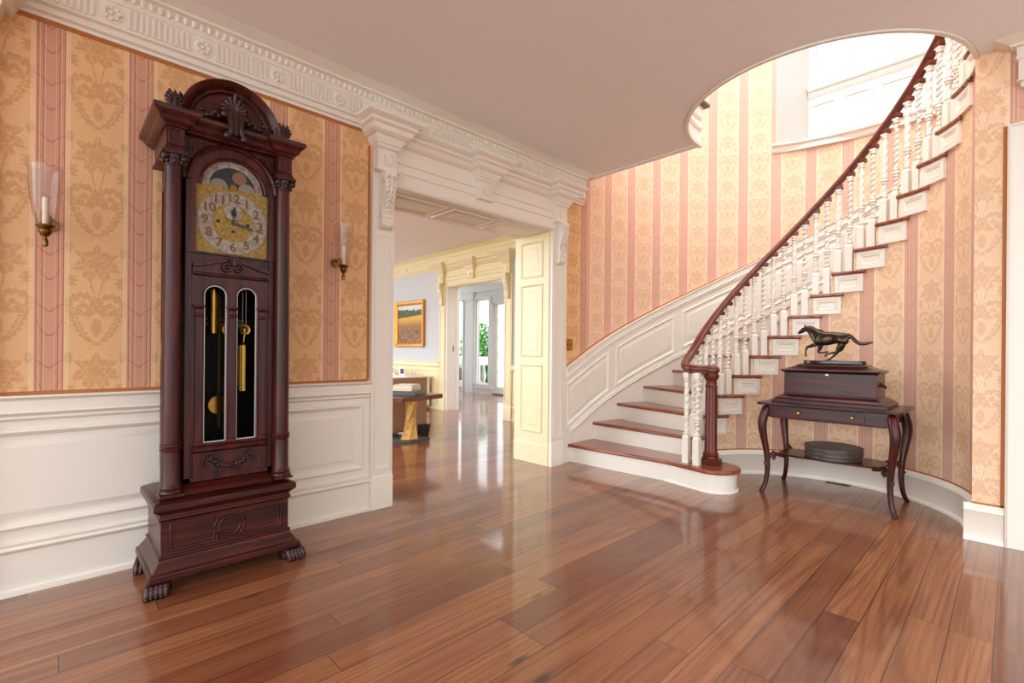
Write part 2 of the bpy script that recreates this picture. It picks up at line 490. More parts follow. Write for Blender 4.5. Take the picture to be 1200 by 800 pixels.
struct(m.build('trim_2', RAILW, smooth=40), 'dark wooden nosing along the edge of the upper landing', 'trim')
m = MB(); m.prism([(XR-.01,ZC-.006),(XR+.05,ZC-.006),(XR+.06,ZC+.01),(XR+.125,Z2),(XR-.01,Z2)],'y',1.887,3.07)
struct(m.build('trim_3', CEIL, smooth=0), 'plain plaster edge of the ceiling above the first steps', 'trim')

# ---- left wall with the cased opening (wallpaper above the chair rail)
OX0, OX1, OZ = 1.745, 3.435, 2.245
m = MB(); m.plate([(-2.4,0),(OX0,0),(OX0,OZ+.012),(OX1+.02,OZ+.012),(OX1+.02,0),(4.0,0),(4.0,5.9),(-2.4,5.9)], [], 'y', YW, 3.52)
struct(m.build('wall_left', PAPER_L, smooth=0, uv=lambda c,f: (c.x,c.z)), 'ochre damask wallpaper wall with red striped bands behind the clock', 'wall')

# ---- curved outer stair wall with the upper window bay
WA0, WA1, WZ0, WZ1 = 23.5, -24.0, 3.40, 5.5
angs = sorted(set([90-1.5*i for i in range(0,118)] + [WA0, WA1]), reverse=True)
m = MB()
zs = [0, 2.0, WZ0, WZ1, 5.9]
cols = []
for a in angs:
    x, y = pol(RO, a); x2, y2 = pol(RO+.12, a)
    cols.append(([m.v((x,y,z)) for z in zs], [m.v((x2,y2,z)) for z in zs]))
for i in range(len(angs)-1):
    hole = angs[i] <= WA0+1e-6 and angs[i+1] >= WA1-1e-6
    for j in range(4):
        if j == 2 and hole: continue
        A, B = cols[i][0], cols[i+1][0]; m.f([A[j],B[j],B[j+1],A[j+1]])
        A, B = cols[i][1], cols[i+1][1]; m.f([A[j],A[j+1],B[j+1],B[j]])
for (A,B) in (cols[0], cols[-1]):
    for j in range(4): m.f([A[j],A[j+1],B[j+1],B[j]])
for i in range(len(angs)-1):
    if angs[i] <= WA0+1e-6 and angs[i+1] >= WA1-1e-6:
        for j in (2,3):
            a, b, c, d = cols[i][0][j], cols[i+1][0][j], cols[i+1][1][j], cols[i][1][j]
            m.f([a,b,c,d])
def uv_out(c, f):
    a = math.atan2(c.y-SY, c.x-SX); return (4.0 + (PI/2 - a)*RO, c.z)
struct(m.build('wall_stair', PAPER_S, smooth=30, uv=uv_out), 'tall curved stairwell wall in peach damask wallpaper with pink stripes', 'wall')

# ---- window bay of the upper landing: jambs, panelled apron, sill, sash
p0, p1 = pol(RO-.005, WA0), pol(RO-.005, WA1)
bx = 6.52
m = MB()
j0 = (bx, 1.71); j1 = (bx, -.05)
def slab(m, a, b, t, z0, z1):
    d = Vector((b[0]-a[0], b[1]-a[1])); d.normalize(); n = Vector((-d.y, d.x))*t
    q = [a, b, (b[0]+n.x,b[1]+n.y), (a[0]+n.x,a[1]+n.y)]
    m.prism(q, 'z', z0, z1)
slab(m, j0, p0, -.06, WZ0-.02, WZ1+.1); slab(m, p1, j1, -.06, WZ0-.02, WZ1+.1)
m.box(bx, bx+.06, -.15, 1.8, WZ0-.02, 4.17)
m.prism([p0, j0, j1, p1, pol(RO-.005,0)], 'z', WZ0-.06, WZ0)
m.prism([p0, j0, j1, p1, pol(RO-.005,0)], 'z', WZ1, WZ1+.06)
struct(m.build('wall_bay', BAY, smooth=0), 'white panelled window bay high over the curved stair', 'wall')
w1 = thing('window_1', 'bright white upper stair window with deep panelled bay', 'window', (bx,.83,4.2)); w1['kind'] = 'structure'
m = MB()
for y0,y1 in ((-.05,0.02),(.80,.86),(1.64,1.71)): m.box(bx,bx+.05,y0,y1,4.28,WZ1-.07)
m.box(bx,bx+.05,-.05,1.71,WZ1-.07,WZ1); m.box(bx,bx+.05,-.05,1.71,4.22,4.28)
m.build('window_frame', BAY, w1)
m = MB(); m.box(bx+.02,bx+.028,0,1.66,4.26,WZ1-.05); m.build('pane', PANE, w1, smooth=0)
m = MB(); m.prism([(bx+.02,4.17),(bx+.02,4.24),(bx-.05,4.24),(bx-.06,4.225),(bx-.05,4.20),(bx-.03,4.19),(bx-.02,4.15),(bx,4.12)], 'y', -.05, 1.71)
for y0,y1 in ((.02,.36),(.42,1.02),(1.08,1.36),(1.42,1.69)):
    for q in (rect(y0,y1,3.50,4.06),):
        m.plate(q, [rect(y0+.03,y1-.03,3.53,4.03)], 'x', bx-.012, bx+.005)
m.build('apron_panel', BAY, w1, bevel=.003)
m = MB(); pts = [(*pol(RO,a),0) for a in [WA0+1.5-(WA0-WA1+3)*i/40 for i in range(41)]]
m.sweep_plan(pts, inw([(-.02,3.43),(.065,3.43),(.075,3.42),(.07,3.405),(.05,3.398),(.042,3.39),(.034,3.36),(.022,3.345),(.006,3.335),(-.02,3.335)]))
m.build('window_sill', WHITE, w1, smooth=45)

# ---- wall under the stair, following the steps
m = MB()
Ri = RI+.004
A0 = -81.5
seg = []
for n in range(2, 19):
    a_hi, a_lo = th(n), max(th(n+1), A0)
    if a_hi <= A0: break
    if n == 2: a_hi = 93
    k = max(2, int((a_hi-a_lo)/1.5))
    for i in range(k):
        seg.append((a_hi-(a_hi-a_lo)*i/k, a_hi-(a_hi-a_lo)*(i+1)/k, n*RH-.032))
seg.append((A0, A0-1.5, ZC))
for a, b, z in seg:
    pa, pb = pol(Ri,a), pol(Ri,b); qa, qb = pol(Ri+.06,a), pol(Ri+.06,b)
    m.quad((*pa,0),(*pb,0),(*pb,z),(*pa,z)); m.quad((*qa,0),(*qa,z),(*qb,z),(*qb,0)); m.quad((*pa,z),(*pb,z),(*qb,z),(*qa,z))
bmesh.ops.remove_doubles(m.bm, verts=m.bm.verts, dist=.0004)
def uv_in(c, f):
    a = math.atan2(c.y-SY, c.x-SX); return (-a*RI, c.z)
struct(m.build('wall_under_stair', PAPER_I, smooth=30, uv=uv_in), 'curved wallpapered wall under the stairs behind the console table', 'wall')

# ---- right wall
m = MB(); m.plate([(-2.4,0),(-1.05,0),(-1.05,2.33),(-.06,2.33),(-.06,0),(.165,0),(.165,5.9),(-2.4,5.9)], [], 'x', XR, XR+.16)
struct(m.build('wall_right', PAPER_I, smooth=0, uv=lambda c,f: (-c.y + .197 + .295, c.z)), 'wallpapered wall at the right edge beside the door casing', 'wall')

# ---- baseboards
m = MB()
base_prof = [(0,0),(.034,0),(.034,.012),(.028,.022),(.018,.026),(.018,.170),(.024,.178),(.022,.19),(.010,.205),(.004,.215),(0,.216)]
pts = [(*pol(Ri-.002,a),0) for a in [92-2*i for i in range(88)]] 
pts = [p for p in pts if p[0] > XR+.02 or p[1] > 1]
# travel from 92 down: centre of the well lies to the right -> negative offsets
m.sweep_plan(pts, [(-o,z) for o,z in base_prof])
struct(m.build('baseboard_stair', WHITE, smooth=40), 'tall white curved baseboard behind the console table', 'baseboard')
m = MB(); m.prism([(XR-o,z) for o,z in base_prof], 'y', .030, .20)
struct(m.build('baseboard_right', WHITE, smooth=40), 'short white baseboard between the curved wall and door casing', 'baseboard')

# ---- door casing at the right edge
d1 = thing('door_1', 'white moulded door casing at the right edge of the hall', 'door', (XR,-.55,0)); d1['kind'] = 'structure'
cas = [(0,0),(.030,0),(.038,.012),(.030,.020),(.026,.030),(.026,.070),(.020,.078),(.020,.100),(.012,.108),(.012,.130),(0,.130)]
m = MB(); m.loops([[(XR-d,.028-o,0) for d,o in cas],[(XR-d,.028-o,2.42-o) for d,o in cas],[(XR-d,-1.14+o,2.42-o) for d,o in cas],[(XR-d,-1.14+o,0) for d,o in cas]])
m.build('casing', WHITE, d1, smooth=40)
m = MB(); m.box(XR,XR+.16,-1.075,-1.03,0,2.33); m.box(XR,XR+.16,-.08,-.055,0,2.33); m.box(XR,XR+.16,-1.06,-.06,2.30,2.335); m.build('door_lining', WHITE, d1, smooth=0)
m = MB(); m.box(XR+.05,XR+.09,-1.03,-.08,0.006,2.30)
for z0,z1 in ((.2,.9),(1.0,2.2)):
    for y0,y1 in ((-.98,-.60),(-.50,-.14)): m.stack(XR+.04,XR+.05,y0,y1,[(0,z0),(0,z1)])
m.build('door_leaf', WHITE, d1, bevel=.006)
m = MB(); m.ball((XR+.01,-.95,1.0),.028); m.disc((XR+.035,-.95,1.0),.015,.04,'x',12); m.build('door_knob', BRASS, d1)

# ---- crown mouldings
def crown(m, axis, w, s, a0, a1, first, spacing=.378, ret=False):
    """w = wall plane, s = direction into the room; profile in (distance from wall, z)"""
    prof = [(0,2.596),(.012,2.596),(.012,2.612),(.03,2.618),(.036,2.632),(.03,2.645),(.05,2.65),(.05,2.655),(.042,2.658),(.042,2.768),(.05,2.772),(.055,2.782),(.05,2.79),(.05,2.835),(.075,2.84),(.08,2.85),(.10,2.86),(.125,2.872),(.145,2.880),(0,2.880)]
    if ret: m.loops([[(w,a1+d,z) for d,z in prof],[(w+s*d,a1+d,z) for d,z in prof],[(w+s*d,a0,z) for d,z in prof]])
    else: m.prism([(w+s*d,z) for d,z in prof], axis, a0, a1)
    def B(u0,u1,d0,d1,z0,z1):
        lo, hi = sorted((w+s*d0, w+s*d1))
        if axis == 'x': m.box(u0,u1,lo,hi,z0,z1)
        else: m.box(lo,hi,u0,u1,z0,z1)
    # fluted frieze with rosettes
    k = int((a0-first)/spacing)-1
    u = first+k*spacing
    while u < a1+spacing:
        for i in range(11):
            q = u+.068+i*(spacing-.136)/10
            if a0+.02 < q < a1-.02: B(q-.0060,q+.0060,.040,.0520,2.668,2.760)
        if a0+.05 < u < a1-.05:
            c = (u, w+s*.043, 2.714) if axis == 'x' else (w+s*.043, u, 2.714)
            m.disc(c, .048, .008, 'y' if axis == 'x' else 'x', 20)
            for i in range(8):
                t = 2*PI*i/8
                p = (u+.028*math.cos(t), w+s*.05, 2.714+.028*math.sin(t)) if axis == 'x' else (w+s*.05, u+.028*math.cos(t), 2.714+.028*math.sin(t))
                m.ball(p, .013, 6, 4)
            p = (u, w+s*.053, 2.714) if axis == 'x' else (w+s*.053, u, 2.714)
            m.ball(p, .011, 6, 4)
        u += spacing
    # egg row
    u = a0+.02
    while u < a1-.015:
        p = (u, w+s*.056, 2.812) if axis == 'x' else (w+s*.056, u, 2.812)
        m.ball(p, .0155, 7, 5, (.85,.85,1.25)); u += .036
m = MB(); crown(m, 'x', YW, -1, -2.4, 3.93, .198)
struct(m.build('trim_4', WHITE, smooth=24), 'white crown moulding with fluted frieze and rosettes along left wall', 'crown moulding')
m = MB(); crown(m, 'y', XR, -1, -2.4, -.055, -.25, ret=True)
struct(m.build('trim_5', WHITE, smooth=24), 'short end of white crown moulding at the top right corner', 'crown moulding')
# ochre paper edge lines below the crown, above the chair rail and beside the casing
m = MB(); m.box(-2.4,1.56,YW-.003,YW,2.578,2.597); m.box(-2.4,1.57,YW-.003,YW,.884,.899); m.box(1.562,1.578,YW-.003,YW,.9,2.5)
struct(m.build('trim_6', EDGE, smooth=0), 'narrow ochre border strip edging the left wallpaper', 'trim')
m = MB(); m.box(XR-.003,XR,.030,.046,.217,2.42)
pts = [(*pol(Ri-.001,a),0) for a in [88-2*i for i in range(84)]]
m.sweep_plan(pts, [(0,.215),(-.003,.215),(-.003,.226),(0,.226)]); m.box(XR-.003,XR,.030,.165,.215,.226)
struct(m.build('trim_7', EDGE, smooth=0), 'narrow ochre border strip edging the alcove wallpaper', 'trim')

# ---- wainscot of the left wall
m = MB()
def rail_prof(): return [(YW,.883),(YW-.045,.883),(YW-.05,.876),(YW-.042,.866),(YW-.032,.862),(YW-.032,.812),(YW-.040,.806),(YW-.028,.796),(YW-.020,.790),(YW-.026,.780),(YW-.014,.772),(YW-.010,.768),(YW,.768)]
m.prism(rail_prof(), 'x', -2.4, 1.580)
struct(m.build('trim_8', WHITE, smooth=40), 'white moulded chair rail along the left wall', 'chair rail')
m = MB(); m.prism([(YW,.235),(YW-.018,.235),(YW-.03,.228),(YW-.024,.214),(YW-.034,.204),(YW-.026,.19),(YW-.018,.186),(YW-.018,.03),(YW-.032,.024),(YW-.034,.01),(YW-.034,0),(YW,0)], 'x', -2.4, 1.580)
struct(m.build('baseboard_left', WHITE, smooth=40), 'tall white baseboard along the left wall behind the clock', 'baseboard')
def panel_rect(m, x0, x1, z0, z1, y=YW-.008, w=.048):
    """raised and fielded panel: bolection frame, then a raised field"""
    fr_ = [(0,.0),(.004,-.012),(.014,-.018),(.024,-.012),(.034,-.002),(w,.0)]
    rings = [[(x0+o,y+d,z0+o),(x1-o,y+d,z0+o),(x1-o,y+d,z1-o),(x0+o,y+d,z1-o)] for o,d in fr_]
    m.loops(rings, True, False)
    o = w+.03
    rings = [[(x0+q,y+d,z0+q),(x1-q,y+d,z0+q),(x1-q,y+d,z1-q),(x0+q,y+d,z1-q)] for q,d in ((w-.004,0),(w,-.0),(o,-.009),(o+.004,-.011))]
    m.loops(rings, True, False)
    r = rings[-1]; m.quad(*r)
m = MB(); m.box(-2.4,1.58,YW-.008,YW,.18,.80)
for x0,x1 in ((-2.3,-1.2),(-1.1,.56),(.64,1.535)): panel_rect(m, x0, x1, .285, .735)
struct(m.build('trim_9', WHITE, smooth=30), 'white raised panel wainscot below the left wallpaper', 'wainscot')
# ------------------------------------------------------------------ cased opening in the left wall
def pilaster(x0, x1):
    """pilaster with plinth, impost block, console and stepped capital; returns nothing, fills m and k"""
    y = YW; f = y-.036
    m.box(x0,x1,f,y,.23,2.335)
    m.stack(x0+.004,x1-.004,f,y,[(.006,0),(.006,.215),(.003,.225),(-.004,.235),(-.004,.238)])
    # recessed face
    m.plate(rect(x0+.018,x1-.018,.27,1.90), [rect(x0+.032,x1-.032,.284,1.886)], 'y', f-.007, f+.002)
    # impost fillet and block
    c = (x0+x1)/2
    m.stack(x0+.016,x1+.004-.012,y-.075,y,[(.006,2.318),(.022,2.326),(.022,2.336),(0,2.345),(0,2.478)])
    m.stack(x0+.016,x1-.008,y-.085,y,[(0,2.478),(.012,2.486),(.012,2.50),(.022,2.508),(.034,2.53),(.04,2.545),(.04,2.552),(.055,2.556),(.075,2.572),(.085,2.60),(.105,2.612),(.108,2.628),(.102,2.634),(.125,2.642),(.14,2.652),(.145,2.665),(.145,2.672),(.02,2.676)])
def console(c, w=.085):
    """carved scroll bracket"""
    k = MB(); y = YW-.036
    prof = [(0,2.318),(-.088,2.318),(-.094,2.30),(-.086,2.275),(-.094,2.25),(-.09,2.21),(-.072,2.16),(-.052,2.11),(-.044,2.07),(-.052,2.05),(-.058,2.03),(-.046,2.015),(-.05,1.99),(-.048,1.955),(-.03,1.935),(-.012,1.935),(0,1.95)]
    k.prism([(y+a,z) for a,z in prof], 'x', c-w/2, c+w/2)
    for sx in (-1,1):
        k.disc((c+sx*(w/2+.002),y-.060,2.275),.030,.008,'x',18); k.disc((c+sx*(w/2+.005),y-.060,2.275),.013,.010,'x',12)
        k.disc((c+sx*(w/2+.002),y-.030,2.035),.020,.008,'x',14)
    sp = [(c,y-.092,2.300),(c,y-.100,2.262),(c,y-.100,2.215),(c,y-.082,2.160),(c,y-.062,2.110),(c,y-.052,2.065),(c,y-.058,2.035)]
    k.tube(sp, [.008,.010,.010,.009,.008,.007,.005], 8)
    for i in range(8):      # acanthus lobes down the front
        t = i/7; z = 2.292-.225*t; yy = y-.090+.040*t*t+.004*math.sin(i)
        L = (.036-.012*t)
        for sx in (-1,1):
            k.tube([(c+sx*.004,yy-.004,z),(c+sx*L*.55,yy-.010,z-.004),(c+sx*L,yy-.006,z-.020),(c+sx*L*.92,yy+.002,z-.034)],[.005,.009,.008,.003],7)
    for sx in (-1,0,1): k.ball((c+sx*.020,y-.052,1.965-.01*(sx==0)),.013,7,5,(1,.6,1.6))
    k.box(c-w/2-.004,c+w/2+.004,y-.062,y,2.008,2.020)
    return k
def rosette(c, z, y, r=.036):
    k = MB(); k.disc((c,y,z),r,.012,'y',24); k.disc((c,y-.006,z),r*.72,.010,'y',20,r*.5); k.arc(c, z, [(r*1.05,y-.006),(r*1.05,y+.004),(r*1.25,y+.004),(r*1.25,y-.006)],0,2*PI,24)
    return k
ds = thing('trim_10', 'white classical door surround with pilasters, consoles and panelled head', 'door surround', (2.59,YW,0)); ds['kind'] = 'structure'
m = MB(); pilaster(1.580, 1.745); m.build('pilaster', WHITE, ds, smooth=18)
m = MB(); pilaster(3.435, 3.600); m.box(3.60,3.665,YW-.02,YW,0,2.55); m.build('pilaster', WHITE, ds, smooth=18)
console(1.668).build('corbel', WHITE, ds, smooth=50); console(3.522).build('corbel', WHITE, ds, smooth=50)
for c in (1.672, 3.522): rosette(c, 2.412, YW-.078).build('rosette', WHITE, ds)
# entablature over the opening
m = MB()
ENT = [(YW,2.245),(YW-.03,2.245),(YW-.045,2.25),(YW-.052,2.265),(YW-.045,2.285),(YW-.03,2.292),(YW-.03,2.30),(YW-.022,2.303),(YW-.022,2.36),(YW-.034,2.366),(YW-.034,2.376),(YW-.024,2.382),(YW-.024,2.425),(YW-.036,2.431),(YW-.036,2.441),(YW-.026,2.446),(YW-.026,2.545),(YW-.045,2.55),(YW-.06,2.562),(YW-.075,2.59),(YW-.095,2.602),(YW-.098,2.618),(YW-.092,2.624),(YW-.115,2.632),(YW-.13,2.645),(YW-.135,2.660),(YW-.135,2.668),(YW-.04,2.672),(YW,2.672)]
m.prism(ENT, "x", 1.70, 3.46); m.build('architrave', WHITE, ds, smooth=18)
m = MB()
m.stack(2.50,2.655,YW-.07,YW,[(.004,2.338),(0,2.345),(0,2.478),(.012,2.486),(.012,2.50),(.022,2.508),(.034,2.53),(.04,2.545),(.04,2.552),(.055,2.556),(.072,2.572),(.08,2.60),(.10,2.612),(.102,2.628),(.096,2.634),(.12,2.642),(.134,2.652),(.139,2.665),(.139,2.672),(.02,2.676)])
m.build('keystone', WHITE, ds, smooth=18)
rosette(2.578, 2.412, YW-.073).build('rosette', WHITE, ds)
# panelled head and jambs of the deep reveal
def panel_plane(m, o, ux, uy, n, x0, x1, y0, y1, w=.04):
    o, ux, uy, n = map(Vector, (o,ux,uy,n))
    def P(a,b,d): return o+ux*a+uy*b+n*d
    fr_ = [(0,0),(.004,.010),(.012,.013),(.02,.006),(.03,-.008),(w,-.008),(w+.002,-.008),(w+.03,.002),(w+.034,.004)]
    rings = [[P(x0+q,y0+q,d),P(x1-q,y0+q,d),P(x1-q,y1-q,d),P(x0+q,y1-q,d)] for q,d in fr_]
    m.loops(rings, True, False); m.quad(*rings[-1])
m = MB(); m.box(OX0-.01,OX1+.02,YW+.001,3.54,OZ+.0005,OZ+.03)
for i in range(3):
    a = OX0+.06+i*.535
    panel_plane(m, (0,0,OZ), (1,0,0), (0,1,0), (0,0,-1), a, a+.49, YW+.06, 3.47)
m.build('head_panel', WHITE, ds, smooth=30)
m = MB(); m.box(OX1,OX1+.03,YW+.005,3.54,0,OZ); m.box(OX1-.012,OX1,YW+.0,YW+.018,.0,OZ)
for z0,z1 in ((.30,.97),(1.04,1.76),(1.82,2.18)):
    panel_plane(m, (OX1,0,0), (0,1,0), (0,0,1), (-1,0,0), YW+.085, 3.455, z0, z1)
m.stack(OX1+.001,OX1+.03,YW+.02,3.53,[(.008,0),(.008,.185),(.002,.195)])
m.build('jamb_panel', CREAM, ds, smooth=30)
m = MB(); m.box(OX0-.03,OX0,YW+.005,3.54,0,OZ)
for z0,z1 in ((.30,.97),(1.04,1.76),(1.82,2.18)):
    panel_plane(m, (OX0,0,0), (0,1,0), (0,0,1), (1,0,0), YW+.085, 3.455, z0, z1)
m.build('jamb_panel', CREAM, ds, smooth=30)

# the next surround to the left: only the end of its capital shows in the top corner
m = MB(); pilaster(-.355, -.19)
d2 = thing('trim_11', 'end of another white door capital in the top left corner', 'door surround', (-.35,YW,0)); d2['kind'] = 'structure'
m.build('pilaster', WHITE, d2, smooth=40)
# ------------------------------------------------------------------ staircase
st = thing('staircase', 'sweeping curved staircase with wooden treads, white risers and twisted balusters', 'staircase', (SX,SY,0))
def outp(n):           # point of nosing line n on the outer wall
    if n <= 1: return (3.715, YW+.02)
    return pol(RO+.02, th(n))
def inp(n, r=RI-.028): return pol(r, th(n))
def lerp(a, b, t): return tuple(p+(q-p)*t for p,q in zip(a,b))
NT = 17
def shift(a, b, d):    # offset line a-b sideways by d towards its right
    v = Vector((b[0]-a[0], b[1]-a[1])); v.normalize(); n = Vector((v.y,-v.x))*d
    return (a[0]+n.x,a[1]+n.y), (b[0]+n.x,b[1]+n.y)
# first step with its rounded end
cur_c, cur_r = (3.900,1.690), .175
def curtail(d):
    """plan outline of the first step, grown by d"""
    P = [(3.745-d, YW+.02), (3.80-d,2.05)]
    a0 = 188
    P += [(cur_c[0]+(cur_r+d)*math.cos(rad(a)), cur_c[1]+(cur_r+d)*1.04*math.sin(rad(a))) for a in [a0+ (8*i) for i in range(0,26)]]
    P += [(4.12, 1.90), (*pol(RI,th(3)),), (*pol(RO+.02,th(3)),), (4.02, YW+.05)]
    return P
def tread_mesh(poly, z, t=.032):
    m = MB(); m.prism(poly, 'z', z-t, z); return m
tread_mesh(curtail(.028), RH).build('tread', TREADW, st, smooth=40, bevel=.012, seg=3)
m = MB(); m.prism(curtail(0), 'z', .0, RH-.030)
m.build('riser', WHITE, st, smooth=40)
m = MB(); c2 = curtail(0)[:29]
m.sweep_plan([(p[0],p[1],0) for p in c2][1:], [(-.002,0),(-.014,0),(-.014,.010),(-.006,.020),(-.002,.020)][::-1]); 
m.build('shoe_moulding', WHITE, st, smooth=40)
for n in range(2, NT+1):
    a0 = th(n); a1 = th(n+1) - (1.0 if n < NT else -4)
    # tread
    N = 5
    inner = [pol(RI+.0, a0-(a0-a1)*i/N) for i in range(N+1)]
    outer_ = [pol(RO+.01, a1+(a0-a1)*i/N) for i in range(N+1)]
    ends_a = a0-16.5
    ret = [pol(RI-.03, a0), pol(RI-.03, a0-5), pol(RI-.03, a0-10), pol(RI-.03, ends_a), pol(RI, ends_a)]
    m = MB()
    m.prism([pol(RI-.03,a0)] + [pol(RI-.03, a0-(a0-a1)*i/N) for i in range(1,N+1)] + outer_, 'z', n*RH-.032, n*RH)
    m.prism([pol(RI-.03, a1)] + [pol(RI-.03, a1-(a1-ends_a)*i/3) for i in range(1,4)] + [pol(RI+.0, ends_a-.0), pol(RI+.0, a1)], 'z', n*RH-.032, n*RH-.002)
    m.build('tread', TREADW, st, smooth=40, bevel=.011, seg=2)
    # riser
    a, b = pol(RI-.002, a0), pol(RO+.01, a0)
    (p, q), (p2, q2) = shift(a, b, .026), shift(a, b, .045)
    m = MB(); m.prism([p, q, q2, p2], 'z', (n-1)*RH, n*RH-.031)
    m.build('riser', WHITE, st, smooth=0)
    # panelled bracket on the open end
    m = MB()
    b0, b1 = a0-1.6, a0-15.2
    z0, z1 = (n-1)*RH+.001, n*RH-.031
    def cp(r, t, z): return (*pol(r,t), z)
    def ringp(r, da, dz):
        k = 6; tt = [b0-da-(b0-b1-2*da)*i/k for i in range(k+1)]
        return [cp(r,t,z0+dz) for t in tt] + [cp(r,t,z1-dz) for t in reversed(tt)]
    prof = [(RI+.004,0,0),(RI-.014,0,0),(RI-.016,.12,.002),(RI-.016,1.7,.028),(RI-.010,2.0,.033),(RI-.013,2.5,.041),(RI-.008,2.9,.047),(RI-.006,3.2,.052)]
    rings = [ringp(*q) for q in prof]
    m.loops(rings, True, False)
    k = 6; last = rings[-1]; nb = k+1
    for i in range(k): m.quad(last[i], last[i+1], last[2*nb-2-i], last[2*nb-1-i])
    m.build('bracket', WHITE, st, smooth=35)
# landing strip at the top
m = MB(); m.prism([pol(RI-.03, th(18)), pol(RI-.03,-95), pol(RO,-95), pol(RO, th(18))], 'z', Z2-.035, Z2); m.build('landing', TREADW, st, smooth=0)

# balusters: turned, square at the foot, twisted in the middle
def baluster(h, kind, foot):
    m = MB()
    q = .0255
    m.prism(rect(-q,q,-q,q), 'z', 0, foot-.02)
    m.loops([[(-q,-q,foot-.02),(q,-q,foot-.02),(q,q,foot-.02),(-q,q,foot-.02)],[(-.016,-.016,foot),(.016,-.016,foot),(.016,.016,foot),(-.016,.016,foot)]])
    lo0, lo1 = foot+.03, foot+.11
    hi0, hi1 = foot+.165, h-.075
    m.lathe([(.015,foot-.003),(.025,foot+.006),(.026,foot+.014),(.016,foot+.022),(.018,foot+.032)],0,0,12)
    def twist(z0, z1, r, lobes, amp, turns):
        nseg = 18 if lobes > 2 else 14; k = max(8, int((z1-z0)/(.0060 if lobes > 2 else .0095)))
        R = []
        for i in range(k+1):
            t = i/k; z = z0+(z1-z0)*t
            e = min(1, t*8, (1-t)*8)
            ring = []
            for j in range(nseg):
                a = 2*PI*j/nseg
                if lobes == 1:
                    ph = 2*PI*turns*t; cx, cy = amp*e*math.cos(ph), amp*e*math.sin(ph)
                    ring.append((cx+r*math.cos(a), cy+r*math.sin(a), z))
                else:
                    rr = r*(1+amp*e*math.cos(lobes*a-2*PI*turns*t))
                    ring.append((rr*math.cos(a), rr*math.sin(a), z))
            R.append(ring)
        m.loops(R)
    if kind == 0:
        twist(lo0, lo1, .0170, 3, .20, 15.5*(lo1-lo0)); twist(hi0, hi1, .0178, 3, .20, 15.5*(hi1-hi0))
    else:
        twist(lo0, lo1, .0135, 1, .0085, 2.0); twist(hi0, hi1, .0135, 1, .00855, (hi1-hi0)/.046)
    m.lathe([(.016,lo1-.002),(.025,lo1+.006),(.016,lo1+.014),(.020,lo1+.018),(.029,lo1+.030),(.020,lo1+.044),(.016,lo1+.048),(.025,lo1+.054),(.017,hi0+.001)],0,0,14)
    m.lathe([(.017,hi1-.002),(.026,hi1+.006),(.018,hi1+.014),(.023,hi1+.024),(.025,hi1+.032)],0,0,12)
    m.box(-.022,.022,-.022,.022,hi1+.030,h)
    return m
RB = RI+.038
RAILH = .735
def rail_z(a): return RH*nn(a)+RAILH
bal_a = None; bal_b = None
def put(src, x, y, z, a):
    o = src
    if src.get('_used'):
        o = src.copy(); C.objects.link(o); o.parent = st
    src['_used'] = 1
    o.location = Vector((x,y,z)) - world_loc(st); o.rotation_euler = (0,0,rad(a))
    return o
H1 = RH*(2.6/10.35)+RAILH-.028
H2 = RH*(7.8/10.35)+RAILH-.028
sa = baluster(H1, 0, .20).build('baluster', WHITE, None, smooth=50); sa.parent = st
sb = baluster(H2, 1, .235).build('baluster', WHITE, None, smooth=50); sb.parent = st
for n in range(3, NT+1):
    for src, d in ((sa,2.6),(sb,7.8)):
        x, y = pol(RB, th(n)-d); put(src, x, y, n*RH, th(n)-d)
# the lowest steps, under the easing of the rail
def rail_low(a): return max(1.0-.0, rail_z(a))
for n, d in ((2,2.6),(2,7.8)):
    a = th(n)-d; h = rail_z(a)-.028-n*RH+.01
    o = baluster(h, 0 if d < 5 else 1, .21).build('baluster', WHITE, None, smooth=50); o.parent = st
    x, y = pol(RB, a); o.location = Vector((x,y,n*RH))-world_loc(st)
for x, y, k in ((3.835,1.885,0),(3.815,1.785,1)):
    o = baluster(.752, k, .235).build('baluster', WHITE, None, smooth=50); o.parent = st
    o.location = Vector((x,y,RH))-world_loc(st)

# handrail with its turned-out end over the newel
path = []
for i in range(0, 120):
    a = -92+i*1.5
    if a > 84: break
    x, y = pol(RB-.005, a); path.append((x,y,rail_z(a)))
a_end = 82.0
tail = [(4.085,1.950,1.105),(4.02,1.958,1.058),(3.96,1.960,1.018),(3.90,1.950,.985),(3.855,1.922,.968),(3.832,1.880,.962),(3.826,1.83,.960),(3.84,1.78,.960),(3.875,1.742,.960),(3.925,1.722,.960),(3.965,1.715,.960)]
path = [p for p in path if p[2] < 5 and True]
path = [p for i,p in enumerate(path) if (-92+i*1.5) <= a_end] + tail
# smooth the join
for _ in range(3):
    path = [path[0]] + [tuple((path[i-1][k]+2*path[i][k]+path[i+1][k])/4 for k in range(3)) for i in range(1,len(path)-1)] + [path[-1]]
m = MB()
rp = [(.000,.030),(.016,.028),(.028,.018),(.033,.004),(.030,-.008),(.020,-.014),(.021,-.022),(.016,-.030),(0,-.030)]
rp = rp + [(-o,z) for o,z in reversed(rp[1:-1])]
rp = [(o*1.2,z*1.2) for o,z in rp]
m.sweep_plan(path, rp)
m.lathe([(.012,.928),(.052,.930),(.062,.940),(.066,.958),(.062,.976),(.048,.988),(.02,.992)], 3.93,1.72,28)
for n in range(2, NT+1):
    for d in (2.6,7.8):
        a = th(n)-d; x, y = pol(RB, a); z = rail_z(a)
        t = Matrix.Rotation(rad(a),4,'Z')
        q = []
        for dz, s_ in ((-.060,.022),(-.055,.027),(-.024,.027)):
            q.append([Vector((x,y,z+dz))+t@Vector((sx*s_, sy*s_*1.15, 0)) for sx,sy in ((-1,-1),(1,-1),(1,1),(-1,1))])
        m.loops(q)
